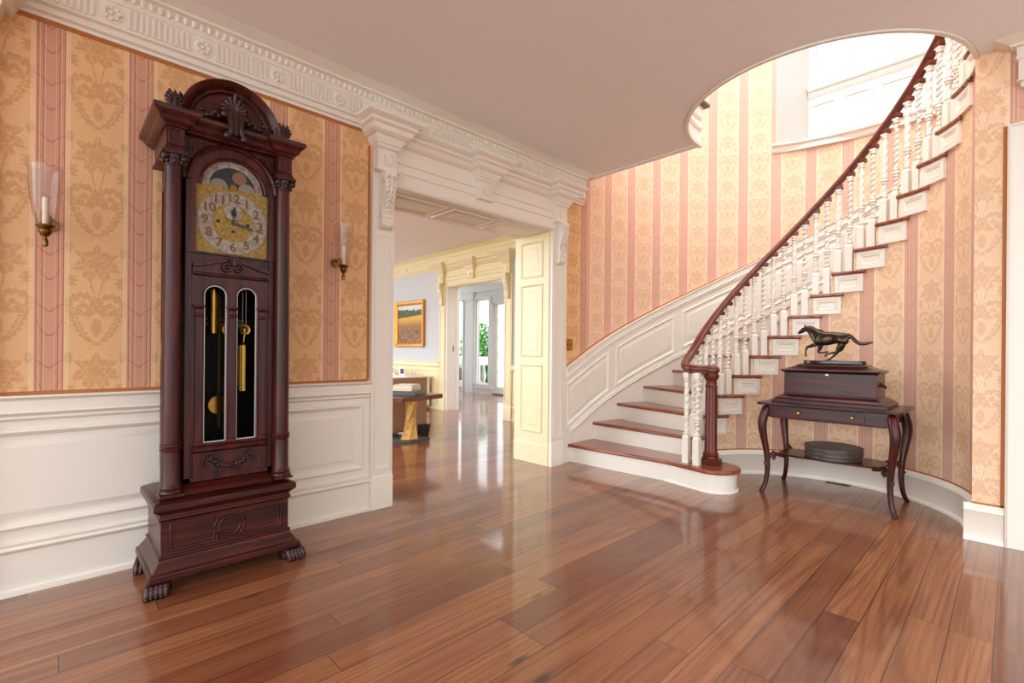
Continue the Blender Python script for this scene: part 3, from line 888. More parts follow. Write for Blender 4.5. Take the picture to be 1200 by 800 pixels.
m.build('handrail', RAILW, st, smooth=50)
# newel
nw = MB(); nx, ny = 3.93, 1.72
nw.box(nx-.066,nx+.066,ny-.066,ny+.066,RH,RH+.048)
nw.lathe([(.062,RH+.048),(.066,RH+.056),(.064,RH+.066),(.055,RH+.070),(.060,RH+.080),(.062,RH+.09),(.056,RH+.10),(.052,RH+.106)],nx,ny,28)
ring = []
for z, r in ((RH+.104,.051),(RH+.13,.049),(.80,.045),(.815,.046)):
    ring.append([(nx+r*(1-.10*(max(0,math.cos(8*2*PI*j/64))**2))*math.cos(2*PI*j/64), ny+r*(1-.10*(max(0,math.cos(8*2*PI*j/64))**2))*math.sin(2*PI*j/64), z) for j in range(64)])
nw.loops(ring)
nw.lathe([(.044,.812),(.050,.820),(.050,.828),(.044,.834),(.042,.868),(.046,.874),(.056,.892),(.062,.905),(.062,.918),(.052,.924),(.052,.934)],nx,ny,28)
nw.build('newel_post', NEWELW, st, smooth=40)

# ------------------------------------------------------------------ panelled dado that climbs the outer wall
def cpt(s, off):       # point at path length s along the dado, off metres into the room
    if s < .3: return (3.7+s, YW-off)
    a = 90 - math.degrees((s-.3)/RO); return pol(RO-off, a)
def nl(s): return RH*(1+s/.375)
def dado(m, prof, s0, s1, ds=.07, zfix=None):
    k = max(1, int((s1-s0)/ds)); rings = []
    for i in range(k+1):
        s = s0+(s1-s0)*i/k
        rings.append([(*cpt(s,o), max(nl(s)+z, zfix if zfix else -9)) for o,z in prof])
    m.loops(rings)
S0, S1 = -.035, 6.2
m = MB(); dado(m, [(-.01,-.35),(.008,-.35),(.008,.72),(-.01,.72)], S0, S1)
m.build('tmp', WHITE, None).name = 'wall_stair_dado'
struct(bpy.data.objects['wall_stair_dado'], 'white painted dado surface climbing the curved stair wall', 'wainscot')
m = MB(); dado(m, [(0,.775),(.045,.775),(.05,.768),(.042,.757),(.032,.753),(.032,.700),(.040,.694),(.028,.684),(.020,.678),(.026,.668),(.014,.66),(.010,.656),(0,.656)], S0, S1)
struct(m.build('trim_12', WHITE, smooth=40), 'white moulded rail topping the dado along the curved stair wall', 'chair rail')
m = MB(); dado(m, [(0,.135),(.018,.135),(.03,.128),(.024,.114),(.034,.104),(.026,.090),(.018,.086),(.018,.078),(.008,.07),(0,.07)], S0+.08, S1)
struct(m.build('trim_13', WHITE, smooth=40), 'white moulding above the stair skirt along the curved wall', 'trim')
m = MB()
for s0, s1 in ((-.02,.67),(.765,1.555),(1.64,2.43),(2.515,3.3),(3.385,4.17),(4.255,5.04),(5.125,5.9)):
    zb, zt = .175, .605
    def ringq(o, d):
        k = 10; out = []
        for i in range(k+1):
            s = s0+o+(s1-s0-2*o)*i/k; out.append((*cpt(s,d), nl(s)+zb+o))
        for i in range(k,-1,-1):
            s = s0+o+(s1-s0-2*o)*i/k; out.append((*cpt(s,d), nl(s)+zt-o))
        return out
    fr_ = [(0,.008),(.004,.020),(.014,.026),(.024,.020),(.034,.010),(.048,.008),(.078,.017),(.082,.019)]
    rings = [ringq(o,d) for o,d in fr_]; m.loops(rings, True, False)
    last = rings[-1]; nb = 11
    for i in range(10): m.quad(last[i], last[i+1], last[2*nb-2-i], last[2*nb-1-i])
struct(m.build('trim_14', WHITE, smooth=30), 'sloping white raised panels of the stair dado', 'wainscot')
m = MB(); dado(m, [(.0,.775),(.003,.775),(.003,.790),(.0,.790)], S0, S1)
struct(m.build('trim_15', EDGE, smooth=0), 'thin ochre border line above the stair dado rail', 'trim')
# ------------------------------------------------------------------ longcase clock
CL = (.635, 2.81, 0)
ck = thing('grandfather_clock', 'tall carved dark mahogany grandfather clock with arched top and brass dial', 'clock', CL)
cxm = .635
YB = 3.015
# claw feet
def paw(x, y, s, back=False):
    m = MB()
    for i in range(5):
        t = (i-2)/2
        m.tube([(x+t*.020,y+.02,.072),(x+t*.028+s*.012,y-.018,.066),(x+t*.033+s*.022,y-.046,.040),(x+t*.035+s*.026,y-.060,.014),(x+t*.035+s*.026,y-.058,.002)],[.016,.018,.016,.013,.009],8)
        m.ball((x+t*.033+s*.022,y-.048,.046),.014,7,5); m.ball((x+t*.035+s*.026,y-.066,.010),.008,6,4)
    m.ball((x,y+.012,.052),.046,14,8,(1.05,1.1,1.0)); m.lathe([(.040,.002),(.045,.02),(.04,.05)],x,y+.01,14)
    return m
for x, s in ((.362,-1),(.908,1)):
    paw(x, 2.645, s).build('paw_foot', MAHOGD, ck, smooth=60)
    paw(x, 2.985, s).build('paw_foot', MAHOGD, ck, smooth=60)
# plinth
x0, x1, y0 = .358, .905, 2.635
m = MB(); m.stack(x0,x1,y0,YB,[(.030,.066),(.046,.068),(.046,.092),(.040,.098),(.034,.100),(.026,.115),(.012,.135),(.006,.150),(.010,.153),(.010,.160),(0,.166),(0,.318),(.004,.320),(.010,.326),(.010,.334),(.004,.340),(.004,.350),(.012,.356),(.022,.366),(.030,.372),(.030,.398),(.022,.404),(-.02,.420),(-.05,.424)])
# sunk panels and ring on the plinth front
f = y0
for a, b in ((.400,.573),(.690,.862)):
    m.plate(rect(a-.010,b+.010,.178,.308), [rect(a,b,.190,.296)], 'y', f-.007, f+.002)
    m.plate(rect(a,b,.190,.296), [rect(a+.009,b-.009,.199,.287)], 'y', f-.003, f+.002)
pc = (.632,.243)
m.arc(pc[0],pc[1],[(.040,f-.001),(.040,f-.008),(.046,f-.012),(.052,f-.008),(.052,f-.001)],0,2*PI,36)
m.arc(pc[0],pc[1],[(.058,f),(.058,f-.006),(.064,f-.009),(.069,f-.006),(.069,f)],rad(-48),rad(48),14)
m.arc(pc[0],pc[1],[(.058,f),(.058,f-.006),(.064,f-.009),(.069,f-.006),(.069,f)],rad(132),rad(228),14)
m.build('plinth', MAHOGH, ck, smooth=30, bevel=.0025)
# trunk case: back, sides, floor and top, hollow behind the glass
m = MB()
m.box(.405,.425,2.72,YB,.42,2.10); m.box(.853,.873,2.72,YB,.42,2.10); m.box(.405,.873,YB-.02,YB,.42,2.10)
m.box(.405,.873,2.70,YB,.415,.435); m.box(.405,.873,2.70,YB,2.04,2.10)
for xs in (.398,.873):
    for z0,z1 in ((.50,1.05),(1.12,1.9)): m.plate([(2.76,z0),(2.98,z0),(2.98,z1),(2.76,z1)], [[(2.78,z0+.02),(2.96,z0+.02),(2.96,z1-.02),(2.78,z1-.02)]], 'x', xs, xs+.007)
m.build('case', MAHOG, ck, smooth=30)
m = MB(); m.quad((.426,YB-.022,.436),(.852,YB-.022,.436),(.852,YB-.022,1.55),(.426,YB-.022,1.55)); m.quad((.426,2.73,.436),(.426,YB-.022,.436),(.426,YB-.022,1.55),(.426,2.73,1.55)); m.quad((.852,2.73,.436),(.852,2.73,1.55),(.852,YB-.022,1.55),(.852,YB-.022,.436)); m.quad((.426,2.73,.437),(.852,2.73,.437),(.852,YB-.022,.437),(.426,YB-.022,.437))
m.build('interior', DARKIN, ck, smooth=0)
# sloping apron below the door
m = MB(); m.prism([(2.64,.42),(2.66,.44),(2.69,.455),(2.71,.46),(2.73,.46),(2.73,.42)], 'x', .445, .825); m.build('apron', MAHOGH, ck, smooth=40)
# trunk door frame with two arched lights
def arched(a, b, z0, zt):
    c, r = (a+b)/2, (b-a)/2
    return [(a,z0),(b,z0)] + arcpts(c, zt-r, r, 0, 180, 18)
L1, L2 = (.531,.628), (.672,.764)
m = MB()
m.plate(rect(.452,.843,.462,1.555), [arched(*L1,.642,1.408), arched(*L2,.642,1.408)], 'y', 2.700, 2.725)
m.box(.452,.478,2.693,2.70,.462,1.555); m.box(.818,.843,2.693,2.70,.462,1.555); m.box(.452,.843,2.693,2.70,.462,.485)
# moulding under the lights, little pilasters, pediment
m.prism([(2.70,.598),(2.684,.602),(2.678,.612),(2.684,.622),(2.690,.628),(2.70,.632)], 'x', .484, .812)
for c, w in ((.508,.030),(.650,.030),(.787,.030)):
    m.box(c-w/2,c+w/2,2.688,2.70,.640,1.285)
    m.stack(c-w/2,c+w/2,2.688,2.70,[(.005,.636),(.005,.652),(.001,.656)]); m.stack(c-w/2,c+w/2,2.687,2.70,[(.001,1.250),(.006,1.256),(.006,1.262),(.001,1.266),(.001,1.287),(.004,1.29),(.010,1.30),(.010,1.308),(.001,1.31)])
def swoop(zoff):
    L = []
    for i in range(13):
        t = i/12; x = .480+t*.150; z = 1.484+.034*(t*t*(3-2*t)) ; L.append((x,z+zoff))
    R = [(1.300-x,z) for x,z in reversed(L)]
    return L+R
top = swoop(.012); bot = [(x,1.455) for x,_ in reversed(top)]
m.prism(top+bot, 'y', 2.690, 2.702)
top = swoop(.020); bot = list(reversed(swoop(.004))); m.prism(top+bot, 'y', 2.674, 2.700)
m.prism([(2.70,1.448),(2.686,1.452),(2.684,1.460),(2.690,1.466),(2.70,1.47)], 'x', .488, .812)
m.plate(arched(L1[0]-.008,L1[1]+.008,.642,1.416), [arched(*L1,.642,1.408)], 'y', 2.694, 2.70)
m.plate(arched(L2[0]-.008,L2[1]+.008,.642,1.416), [arched(*L2,.642,1.408)], 'y', 2.694, 2.70)
# framed carved panel
m.plate(rect(.486,.810,.484,.598), [rect(.520,.776,.496,.590)], 'y', 2.694, 2.702)
dr = m.build('door', MAHOG, ck, smooth=30, bevel=.0015, seg=1)
m = MB(); random.seed(3)
for i in range(29):
    t = -1+2*i/28; x = .648+.095*t; z = .518+.052*t*t
    for k in range(3):
        m.ball((x+random.uniform(-.009,.009), 2.692+random.uniform(-.003,.002), z+random.uniform(-.009,.010)), random.uniform(.005,.0095), 6, 4)
for s in (-1,1):
    m.tube([(.648+s*.095,2.694,.570),(.648+s*.075,2.692,.580),(.648+s*.055,2.692,.570)],.005,6)
    m.tube([(.648+s*.098,2.694,.568),(.648+s*.112,2.692,.545),(.648+s*.104,2.693,.520)],[.005,.006,.003],6)
m.build('carved_garland', MAHOGD, dr, smooth=60)
m = MB()    # scrolls and shell at the middle of the pediment
for s in (-1,1):
    pts = [(.650+s*(.004+.024+.018*math.cos(t)), 2.672, 1.497+.018*math.sin(t)) for t in [PI*1.0+2*PI*i/14 for i in range(13)]]
    m.tube(pts, .0052, 6); m.ball((.650+s*.028,2.676,1.497),.008,7,5)
for k in range(5):
    a = rad(90+(k-2)*24); m.tube([(.650,2.674,1.508),(.650+.038*math.cos(a),2.670,1.508+.038*math.sin(a))],[.004,.007],6)
m.build('carved_crest', MAHOGD, dr, smooth=60)
m = MB()
for L in (L1,L2): m.plate(arched(L[0],L[1],.642,1.408), [], 'y', 2.712, 2.716)
m.build('glass', GLASS, dr, smooth=0)
m = MB()
for L in (L1,L2): m.plate(arched(*L,.642,1.408), [arched(L[0]+.005,L[1]-.005,.647,1.403)], 'y', 2.708, 2.712)
m.build('bevelled_glass_edge', SILVER, dr, smooth=0)
m = MB(); m.ball((.862,2.70,1.155),.010,8,6); m.disc((.862,2.708,1.155),.006,.02,'y',8); m.build('latch', BRASSD, dr)
m = MB(); m.ball((.860,2.70,.515),.009,8,6,(.7,.7,1.6)); m.build('hinge', BRASSD, dr)
# weights, pulleys, pendulum inside
def weight(x, z0, z1, r=.021):
    w = MB(); w.lathe([(.004,z0-.003),(r,z0),(r,z1),(r*.5,z1+.004),(.004,z1+.02)], x, 2.80, 24); return w
weight(.592,1.176,1.396,.023).build('weight', BRASS, ck, smooth=40)
weight(.728,.880,1.118,.030).build('weight', BRASS, ck, smooth=40)
weight(.655,.900,1.118,.012).build('weight', BRASS, ck, smooth=40)
for px_, pz in ((.733,1.198),(.653,1.196)):
    m = MB(); m.arc(px_,pz,[(.016,2.792),(.016,2.800),(.026,2.802),(.026,2.790)],0,2*PI,24); m.disc((px_,2.796,pz),.008,.012,'y',12)
    for i in range(3):
        a = 2*PI*i/3+.5; m.tube([(px_,2.796,pz),(px_+.02*math.cos(a),2.796,pz+.02*math.sin(a))],.003,5)
    m.tube([(px_,2.796,pz-.024),(px_-.004,2.796,pz-.05),(px_-.002,2.796,pz-.075)],.003,5)
    m.build('pulley', BRASS, ck)
m = MB(); m.disc((.620,2.815,.812),.047,.012,'y',36); m.disc((.620,2.808,.812),.044,.006,'y',36,.036)
m.build('pendulum_bob', BRASS, ck)
m = MB(); m.box(.614,.626,2.812,2.818,.83,1.5); m.box(.614,.626,2.81,2.82,.70,.77); m.build('pendulum_rod', BRASSD, ck)
m = MB()
for x in (.662,.668,.724,.740): m.tube([(x,2.80,1.21),(x,2.80,1.5)],.0015,5)
m.build('weight_cable', SILVER, ck)
m = MB(); m.box(.44,.84,2.84,2.86,1.215,1.235); m.box(.44,.84,2.84,2.86,1.245,1.252); m.build('movement_rail', BRASSD, ck)
# columns
def column(x):
    y = 2.668; m = MB()
    m.box(x-.046,x+.046,y-.046,y+.046,.424,.436)
    m.lathe([(.046,.436),(.050,.442),(.047,.452),(.042,.456),(.045,.462),(.044,.470),(.040,.474),(.0385,.478),(.038,.628),(.043,.632),(.044,.638),(.040,.642),(.041,.648),(.044,.654),(.043,.660),(.038,.664),(.036,1.2),(.033,1.925),(.036,1.928),(.037,1.934),(.033,1.938)], x, y, 28)
    o = m.build('column', MAHOG, ck, smooth=40)
    k = MB(); k.lathe([(.033,1.937),(.036,1.95),(.045,1.968),(.046,1.975)],x,y,20)
    for sx in (-1,1):
        for sy in (-1,1):
            k.ball((x+sx*.036,y+sy*.036,1.962),.015,8,6); k.tube([(x+sx*.034,y+sy*.036-.014*1,1.962+.0),(x+sx*.034+.010,y+sy*.036-.016,1.968),(x+sx*.034,y+sy*.036-.016,1.975),(x+sx*.034-.010,y+sy*.036-.016,1.965)],.004,5)
    for i in range(8):
        a = 2*PI*i/8; k.ball((x+.038*math.cos(a),y+.038*math.sin(a),1.950),.010,6,5,(1,1,1.5))
    k.box(x-.050,x+.050,y-.050,y+.050,1.978,1.990)
    k.build('capital', MAHOGD, o, smooth=60)
column(.398); column(.876)
# pedestal blocks above the capitals
for x in (.402,.872):
    y = 2.668; m = MB()
    m.stack(x-.036,x+.036,y-.040,y+.3,[(.010,1.990),(.010,1.998),(.004,2.002),(.004,2.010),(0,2.014),(0,2.100)])
    m.plate(rect(x-.030,x+.030,2.018,2.096), [rect(x-.020,x+.020,2.030,2.086)], 'y', y-.046, y-.038)
    m.build('pedestal_block', MAHOG, ck, smooth=30, bevel=.0015, seg=1)
# frieze with arched opening and reeded spandrels, the glazed dial door
acx, acz, ar = .652, 1.888, .1345
m = MB()
R0 = .186
fr_out = [(.438,1.60),(acx-R0,1.60)] 
def doorplate(r, zb): return [(acx+r,zb)] + arcpts(acx,acz+.012,r,0,180,32) + [(acx-r,zb)]
m.plate([(.440,1.902)] + list(reversed([(acx+R0*math.cos(rad(a)),acz+.012+R0*math.sin(rad(a))) for a in range(0,181,6)])) + [(.850,1.902),(.850,2.10),(.440,2.10)], [], 'y', 2.690, 2.715)
for i in range(38):
    x = .449+i*.0102
    dx = abs(x-acx); zb = acz+.012+math.sqrt(max(0,(R0+.020)**2-dx*dx)) if dx < R0+.020 else 1.93
    zb = max(zb, 1.93) if dx > R0-.01 else zb
    if zb < 2.075: m.box(x-.0030,x+.0030,2.680,2.692,zb,2.080)
m.build('frieze', MAHOG, ck, smooth=30)
m = MB()
m.arc(acx,acz+.012,[(R0-.004,2.698),(R0-.004,2.676),(R0+.004,2.670),(R0+.012,2.674),(R0+.018,2.684),(R0+.018,2.698)],0,PI,36)
m.build('arch_moulding', MAHOG, ck, smooth=40)
def dialhole(r): return [(acx-r,1.566),(acx+r,1.566),(acx+r,1.888)] + arcpts(acx,acz,min(r,.1375),0,180,30) + [(acx-r,1.888)]
m = MB()
op = [(acx-.160,1.564),(acx+.160,1.564),(acx+.160,1.892)] + arcpts(acx,1.892,.1365,0,180,30) + [(acx-.160,1.892)]
m.plate([(.452,1.555),(.845,1.555),(.845,1.899),(acx+R0-.002,1.899)] + arcpts(acx,acz+.012,R0-.002,0,180,32) + [(.452,1.899)], [op], 'y', 2.688, 2.712)
m.arc(acx,1.892,[(.137,2.69),(.137,2.684),(.143,2.680),(.150,2.684),(.152,2.69)],0,PI,32)
hd = m.build('hood_door', MAHOG, ck, smooth=30)
m = MB(); m.plate(op, [], 'y', 2.690, 2.693); m.build('hood_glass', GLASS, hd, smooth=0)
# dial
yd = 2.704
m = MB(); m.plate(rect(acx-.162,acx+.162,1.562,1.894), [], 'y', yd, yd+.006); dl = m.build('dial', GILT, ck, smooth=0)
dc = (acx,1.724)
m = MB(); m.plate(arcpts(*dc,.1515,0,354,59), [arcpts(*dc,.093,0,354,59)], 'y', yd-.004, yd+.001); m.arc(*dc,[(.1515,yd),(.1515,yd-.006),(.1535,yd-.006),(.1535,yd)],0,2*PI,60); m.build('chapter_ring', RING, dl, smooth=30)
m = MB(); m.plate(arcpts(acx,1.778,.040,0,350,36), [arcpts(acx,1.778,.012,0,345,24)], 'y', yd-.006, yd); m.build('seconds_ring', RING, dl, smooth=30)
m = MB()
for h in range(1,13):
    a = rad(90-30*h)
    t = text_mesh(str(h), .060, .0008, .0012)
    M = Matrix.Translation((dc[0]+.1215*math.cos(a), yd-.0055, dc[1]+.1215*math.sin(a))) @ Matrix.Rotation(rad(90),4,'X')
    m.add(t, M)
for i in range(60):
    a = 2*PI*i/60; m.ball((dc[0]+.1475*math.cos(a),yd-.0045,dc[1]+.1475*math.sin(a)),.0012,5,3)
m.build('numerals', NUMER, dl, smooth=0)
for dx, dz in ((-.066,.0),(.066,.0),(0,-.042)):
    m = MB(); m.disc((dc[0]+dx,yd-.004,dc[1]+dz),.0075,.006,'y',14); m.build('winding_hole', BLACK, dl)
m = MB()    # hour hand near twelve
m.tube([(dc[0],yd-.010,dc[1]),(dc[0]+.002,yd-.010,dc[1]+.035)],.0032,6)
m.prism([(dc[0]-.012+.002,dc[1]+.040),(dc[0]+.002,dc[1]+.030),(dc[0]+.014,dc[1]+.040),(dc[0]+.010,dc[1]+.058),(dc[0]+.003,dc[1]+.084),(dc[0]-.006,dc[1]+.058)], 'y', yd-.012, yd-.009)
m.disc((dc[0],yd-.010,dc[1]),.009,.008,'y',14); m.build('hour_hand', BLACK, dl)
m = MB(); a = rad(-13)
def hp(r, o): return (dc[0]+r*math.cos(a)-o*math.sin(a), dc[1]+r*math.sin(a)+o*math.cos(a))
m.prism([hp(-.01,-.003),hp(.05,-.006),(hp(.065,0)),hp(.075,-.007),hp(.088,0),hp(.142,-.001),hp(.142,.001),hp(.088,.002),hp(.075,.007),hp(.06,.004),hp(.05,.006),hp(-.01,.003)], 'y', yd-.017, yd-.014)
m.disc((dc[0],yd-.015,dc[1]),.006,.006,'y',12); m.build('minute_hand', BLACK, dl)
# moon arch
m = MB(); m.plate([(acx-.134,1.894),(acx+.134,1.894)]+arcpts(acx,1.894,.134,4,176,30), [], 'y', yd+.006, yd+.010); mo = m.build('moon_dial', MOONBG, ck, smooth=0)
m = MB(); m.plate(arcpts(acx,1.894,.1345,0,180,36)+arcpts(acx,1.894,.104,180,0,36), [], 'y', yd+.001, yd+.007); m.build('moon_ring', RING, mo, smooth=0)
m = MB()
for d, tx in ((165,'5'),(130,'10'),(100,'15'),(70,'20'),(40,'25'),(15,'29')):
    a = rad(d); t = text_mesh(tx, .020, .0005); m.add(t, Matrix.Translation((acx+.119*math.cos(a),yd-.0005,1.894+.119*math.sin(a))) @ Matrix.Rotation(rad(90-d),4,'Y') @ Matrix.Rotation(rad(90),4,'X'))
m.build('moon_ring_lettering', NUMER, mo, smooth=0)
for x in (acx-.062, acx+.062):
    m = MB(); m.plate([(p[0],max(1.894,p[1])) for p in arcpts(x,1.894,.040,0,180,20)], [], 'y', yd+.000, yd+.006)
    m.build('moon_globe', MOONF, mo, smooth=0)
m = MB(); m.disc((acx+.028,yd+.004,1.955),.032,.006,'y',28)
m.build('painted_moon', MOONP, mo)
m = MB(); m.disc((acx,yd,1.900),.016,.012,'y',20,.012); m.build('arch_boss', BRASS, mo)
# cornice with breaks over the columns, egg row
m = MB()
cor = [(0,2.098),(.004,2.100),(.004,2.108),(.010,2.112),(.020,2.118),(.026,2.128),(.030,2.140),(.044,2.150),(.050,2.160),(.050,2.172),(.044,2.178),(0,2.182)]
m.stack(.44,.834,2.66,YB,cor)
for x in (.402,.872): m.stack(x-.040,x+.040,2.625,YB,cor)
for i in range(31): m.ball((.452+i*.0125,2.656,2.106),.0058,6,4,(.9,.9,1.2))
for x in (.402,.872):
    for i in range(7): m.ball((x-.038+i*.0127,2.621,2.106),.0058,6,4,(.9,.9,1.2))
for i in range(20):
    for x in (.362-.002,.912+.002): m.ball((x,2.64+i*.018,2.106),.0058,6,4)
m.build('cornice', MAHOG, ck, smooth=40)
# round-arched pediment
pz = 2.185; pr = .222; px0 = .640
m = MB()
m.plate(arcpts(px0,pz,pr-.03,0,180,40), [], 'y', 2.692, 2.74)
m.arc(px0,pz,[(pr-.058,2.700),(pr-.058,2.690),(pr-.050,2.682),(pr-.040,2.680),(pr-.034,2.672),(pr-.022,2.660),(pr-.010,2.650),(pr-.004,2.645),(pr,2.650),(pr,3.0),(pr-.03,3.0),(pr-.03,2.700)],0,PI,48)
for i in range(40):
    a = PI*(i+.5)/40; m.ball((px0+(pr-.048)*math.cos(a),2.678,pz+(pr-.048)*math.sin(a)),.0075,7,5)
m.build('arched_pediment', MAHOG, ck, smooth=40)
m = MB()    # tympanum back
m.box(px0-pr+.01,px0+pr-.01,2.70,3.0,2.165,2.19); m.build('hood_top', MAHOG, ck, smooth=0)
# carved crest in the middle of the pediment
m = MB(); yc = 2.640
for k in range(9):
    a = rad(90+(k-4)*19); L = [.050,.058,.064,.074,.095,.074,.064,.058,.050][k]
    m.tube([(px0,yc+.02,2.240),(px0+L*.5*math.cos(a),yc+.004,2.245+L*.6*math.sin(a)),(px0+L*.95*math.cos(a),yc-.004,2.245+L*math.sin(a)),(px0+L*1.2*math.cos(a),yc+.010,2.245+L*.96*math.sin(a))],[.007,.012,.011,.004],7)
for s in (-1,1):
    m.ball((px0+s*.040,yc+.006,2.232),.022,10,7)
    m.tube([(px0+s*.014,yc-.004,2.250),(px0+s*.024,yc-.020,2.215),(px0+s*.020,yc-.030,2.175),(px0+s*.024,yc-.034,2.138),(px0+s*.042,yc-.020,2.116)],[.015,.017,.014,.014,.010],9)
    m.ball((px0+s*.036,yc-.024,2.122),.020,9,6)
    m.tube([(px0+s*.050,yc+.020,2.218),(px0+s*.080,yc+.016,2.232),(px0+s*.110,yc+.020,2.210),(px0+s*.135,yc+.024,2.200)],[.010,.013,.011,.005],8)
    for k in range(5): m.ball((px0+s*(.064+k*.017),yc+.012,2.218+.014*math.sin(k*1.8)),.012,7,5)
m.tube([(px0,yc-.010,2.25),(px0,yc-.030,2.19),(px0,yc-.036,2.125)],[.014,.017,.012],9)
m.build('carved_crest', MAHOGD, ck, smooth=60)
# leaf finials
for x in (.402,.872):
    m = MB(); y = 2.665; zb = 2.182
    m.box(x-.030,x+.030,y-.018,y+.018,zb-.002,zb+.012)
    for lv in range(4):
        z0_ = zb+.014+.015*lv; L = (.030,.036,.030,.022)[lv]
        for sd in (-1,1):
            m.tube([(x,y-.004,z0_),(x+sd*L*.6,y-.010,z0_+.012),(x+sd*L,y-.008,z0_+.028),(x+sd*L*.86,y-.002,z0_+.040)],[.006,.010,.008,.003],7)
    m.tube([(x,y-.008,zb+.01),(x,y-.014,zb+.05),(x,y-.010,zb+.085),(x,y-.002,zb+.098)],[.010,.010,.008,.003],8)
    m.ball((x,y-.004,zb+.026),.018,8,6)
    for s in (-1,1): m.ball((x+s*.024,y,zb+.018),.011,7,5)
    m.build('finial', MAHOGD, ck, smooth=60)
# ------------------------------------------------------------------ wall sconces
def sconce(label, x):
    s = thing('wall_sconce', label, 'wall sconce', (x,YW,1.60), 'hurricane candle sconces on the left wall')
    y = 2.92
    m = MB(); m.disc((x+.012,YW-.006,1.66),.030,.012,'y',20); m.disc((x+.012,YW-.014,1.66),.018,.010,'y',16); m.build('backplate', BRASSD, s)
    m = MB()
    m.tube([(x+.012,YW-.015,1.665),(x+.016,YW-.05,1.690),(x+.016,YW-.075,1.675),(x+.014,YW-.085,1.645),(x+.010,YW-.105,1.620),(x,y,1.606)],[.005,.005,.005,.005,.006,.006],8)
    m.build('arm', BRASSD, s)
    m = MB(); m.lathe([(.004,1.536),(.009,1.540),(.011,1.552),(.010,1.566),(.006,1.572),(.006,1.578),(.016,1.586),(.020,1.596),(.024,1.602),(.024,1.606),(.020,1.612),(.031,1.622),(.033,1.628),(.028,1.632),(.012,1.634)],x,y,24); m.build('cup', BRASSD, s)
    m = MB(); out = [(.026,1.632),(.036,1.66),(.046,1.70),(.052,1.75),(.055,1.80),(.057,1.85),(.060,1.884)]
    m.lathe(out + [(r-.0022,z) for r,z in reversed(out)], x, y, 36, cap=False)
    m.build('glass_shade', SHADE, s, smooth=60)
    m = MB(); m.lathe([(.0105,1.634),(.0105,1.742),(.009,1.750),(.004,1.753)],x,y,18)
    cd = m.build('candle', WAX, s)
    m = MB(); m.tube([(x,y,1.752),(x+.001,y,1.762)],.0012,5); m.build('wick', BLACK, cd)
sconce('brass wall sconce with glass hurricane shade, on red stripe left of the grandfather clock', -.022)
sconce('brass wall sconce with glass hurricane shade, between the grandfather clock and doorway', 1.325)

# brass switch plate beside the opening
sx_, sz_ = 3.725, 1.166
s = thing('light_switch', 'small brass light switch plate on wallpaper at the foot of the stairs', 'light switch', (sx_,YW,sz_))
m = MB(); h = .050
m.prism([(sx_-.056,sz_-.050),(sx_-.03,sz_-.058),(sx_,sz_-.060),(sx_+.03,sz_-.058),(sx_+.056,sz_-.050),(sx_+.056,sz_+.048),(sx_+.03,sz_+.058),(sx_,sz_+.061),(sx_-.03,sz_+.058),(sx_-.056,sz_+.048)], 'y', YW-.006, YW)
m.build('plate', BRASS, s, bevel=.002)
for dx in (-.022,.022):
    m = MB(); m.box(sx_+dx-.006,sx_+dx+.006,YW-.016,YW-.006,sz_-.012,sz_+.012); m.build('toggle', BRASSD, s, bevel=.001)

# ------------------------------------------------------------------ console table in the alcove
TX, TY = 4.345, .960
tb = thing('console_table', 'dark rosewood console table with cabriole legs, drawer and lower shelf', 'table', (TX,TY,0))
fx, bx_, ly, hy = 4.10, 4.585, .560, 1.355   # leg centres
m = MB()
def serp(n=10):
    P = []
    ya, yb, xa, xb = .500, 1.412, 4.045, 4.650
    P += [(xa+.02,ya),(xb-.02,ya),(xb,ya+.02),(xb,yb-.02),(xb-.02,yb),(xa+.02,yb)]
    P += [(xa,yb-.015),(xa-.004,yb-.05),(xa+.012,yb-.11),(xa+.014,yb-.3),(xa+.014,ya+.3),(xa+.012,ya+.11),(xa-.004,ya+.05),(xa,ya+.015)]
    return P
m.prism(serp(), 'z', .694, .714); m.build('table_top', ROSEW, tb, smooth=30, bevel=.006, seg=3)
m = MB(); m.box(4.095,4.115,.575,1.34,.602,.694); m.box(4.575,4.59,.575,1.34,.602,.694); m.box(4.10,4.585,.565,.58,.602,.694); m.box(4.10,4.585,1.335,1.35,.602,.694)
m.prism([(.575,.602),(.60,.594),(1.315,.594),(1.34,.602)],'x',4.096,4.114)
m.build('apron', ROSEW, tb, smooth=0, bevel=.002)
m = MB(); m.box(4.086,4.10,.712,1.196,.612,.688); dw = m.build('drawer', ROSEW, tb, smooth=0, bevel=.0025)
for y in (1.118,.782):
    m = MB(); m.ball((4.070,y,.648),.0125,14,8); m.disc((4.080,y,.648),.009,.014,'x',14); m.build('knob', BRASS, dw, smooth=60)
for (x,sx) in ((fx,-1),(bx_,1)):
    for (y,sy) in ((ly,-1),(hy,1)):
        m = MB()
        P = [(.694,-.004,.030),(.64,.004,.034),(.58,.018,.036),(.52,.022,.033),(.44,.012,.028),(.36,.000,.024),(.28,-.009,.022),(.20,-.012,.020),(.12,-.008,.018),(.06,.002,.017),(.03,.012,.018),(.012,.020,.020),(.0,.022,.018)]
        rings = []
        for z,d,r in P:
            cx_, cy_ = x+sx*d*1.0, y+sy*d*1.0
            rings.append([(cx_+r*math.cos(2*PI*j/12+PI/12)*(1.0), cy_+r*math.sin(2*PI*j/12+PI/12), z) for j in range(12)])
        m.loops(rings); m.build('leg', ROSEV, tb, smooth=60, sub=1)
m = MB(); ov = []
for t in range(40):
    a = 2*PI*t/40; c_, s_ = math.cos(a), math.sin(a)
    ov.append((4.345+.170*math.copysign(abs(c_)**.6,c_), .968+.350*math.copysign(abs(s_)**.42,s_)))
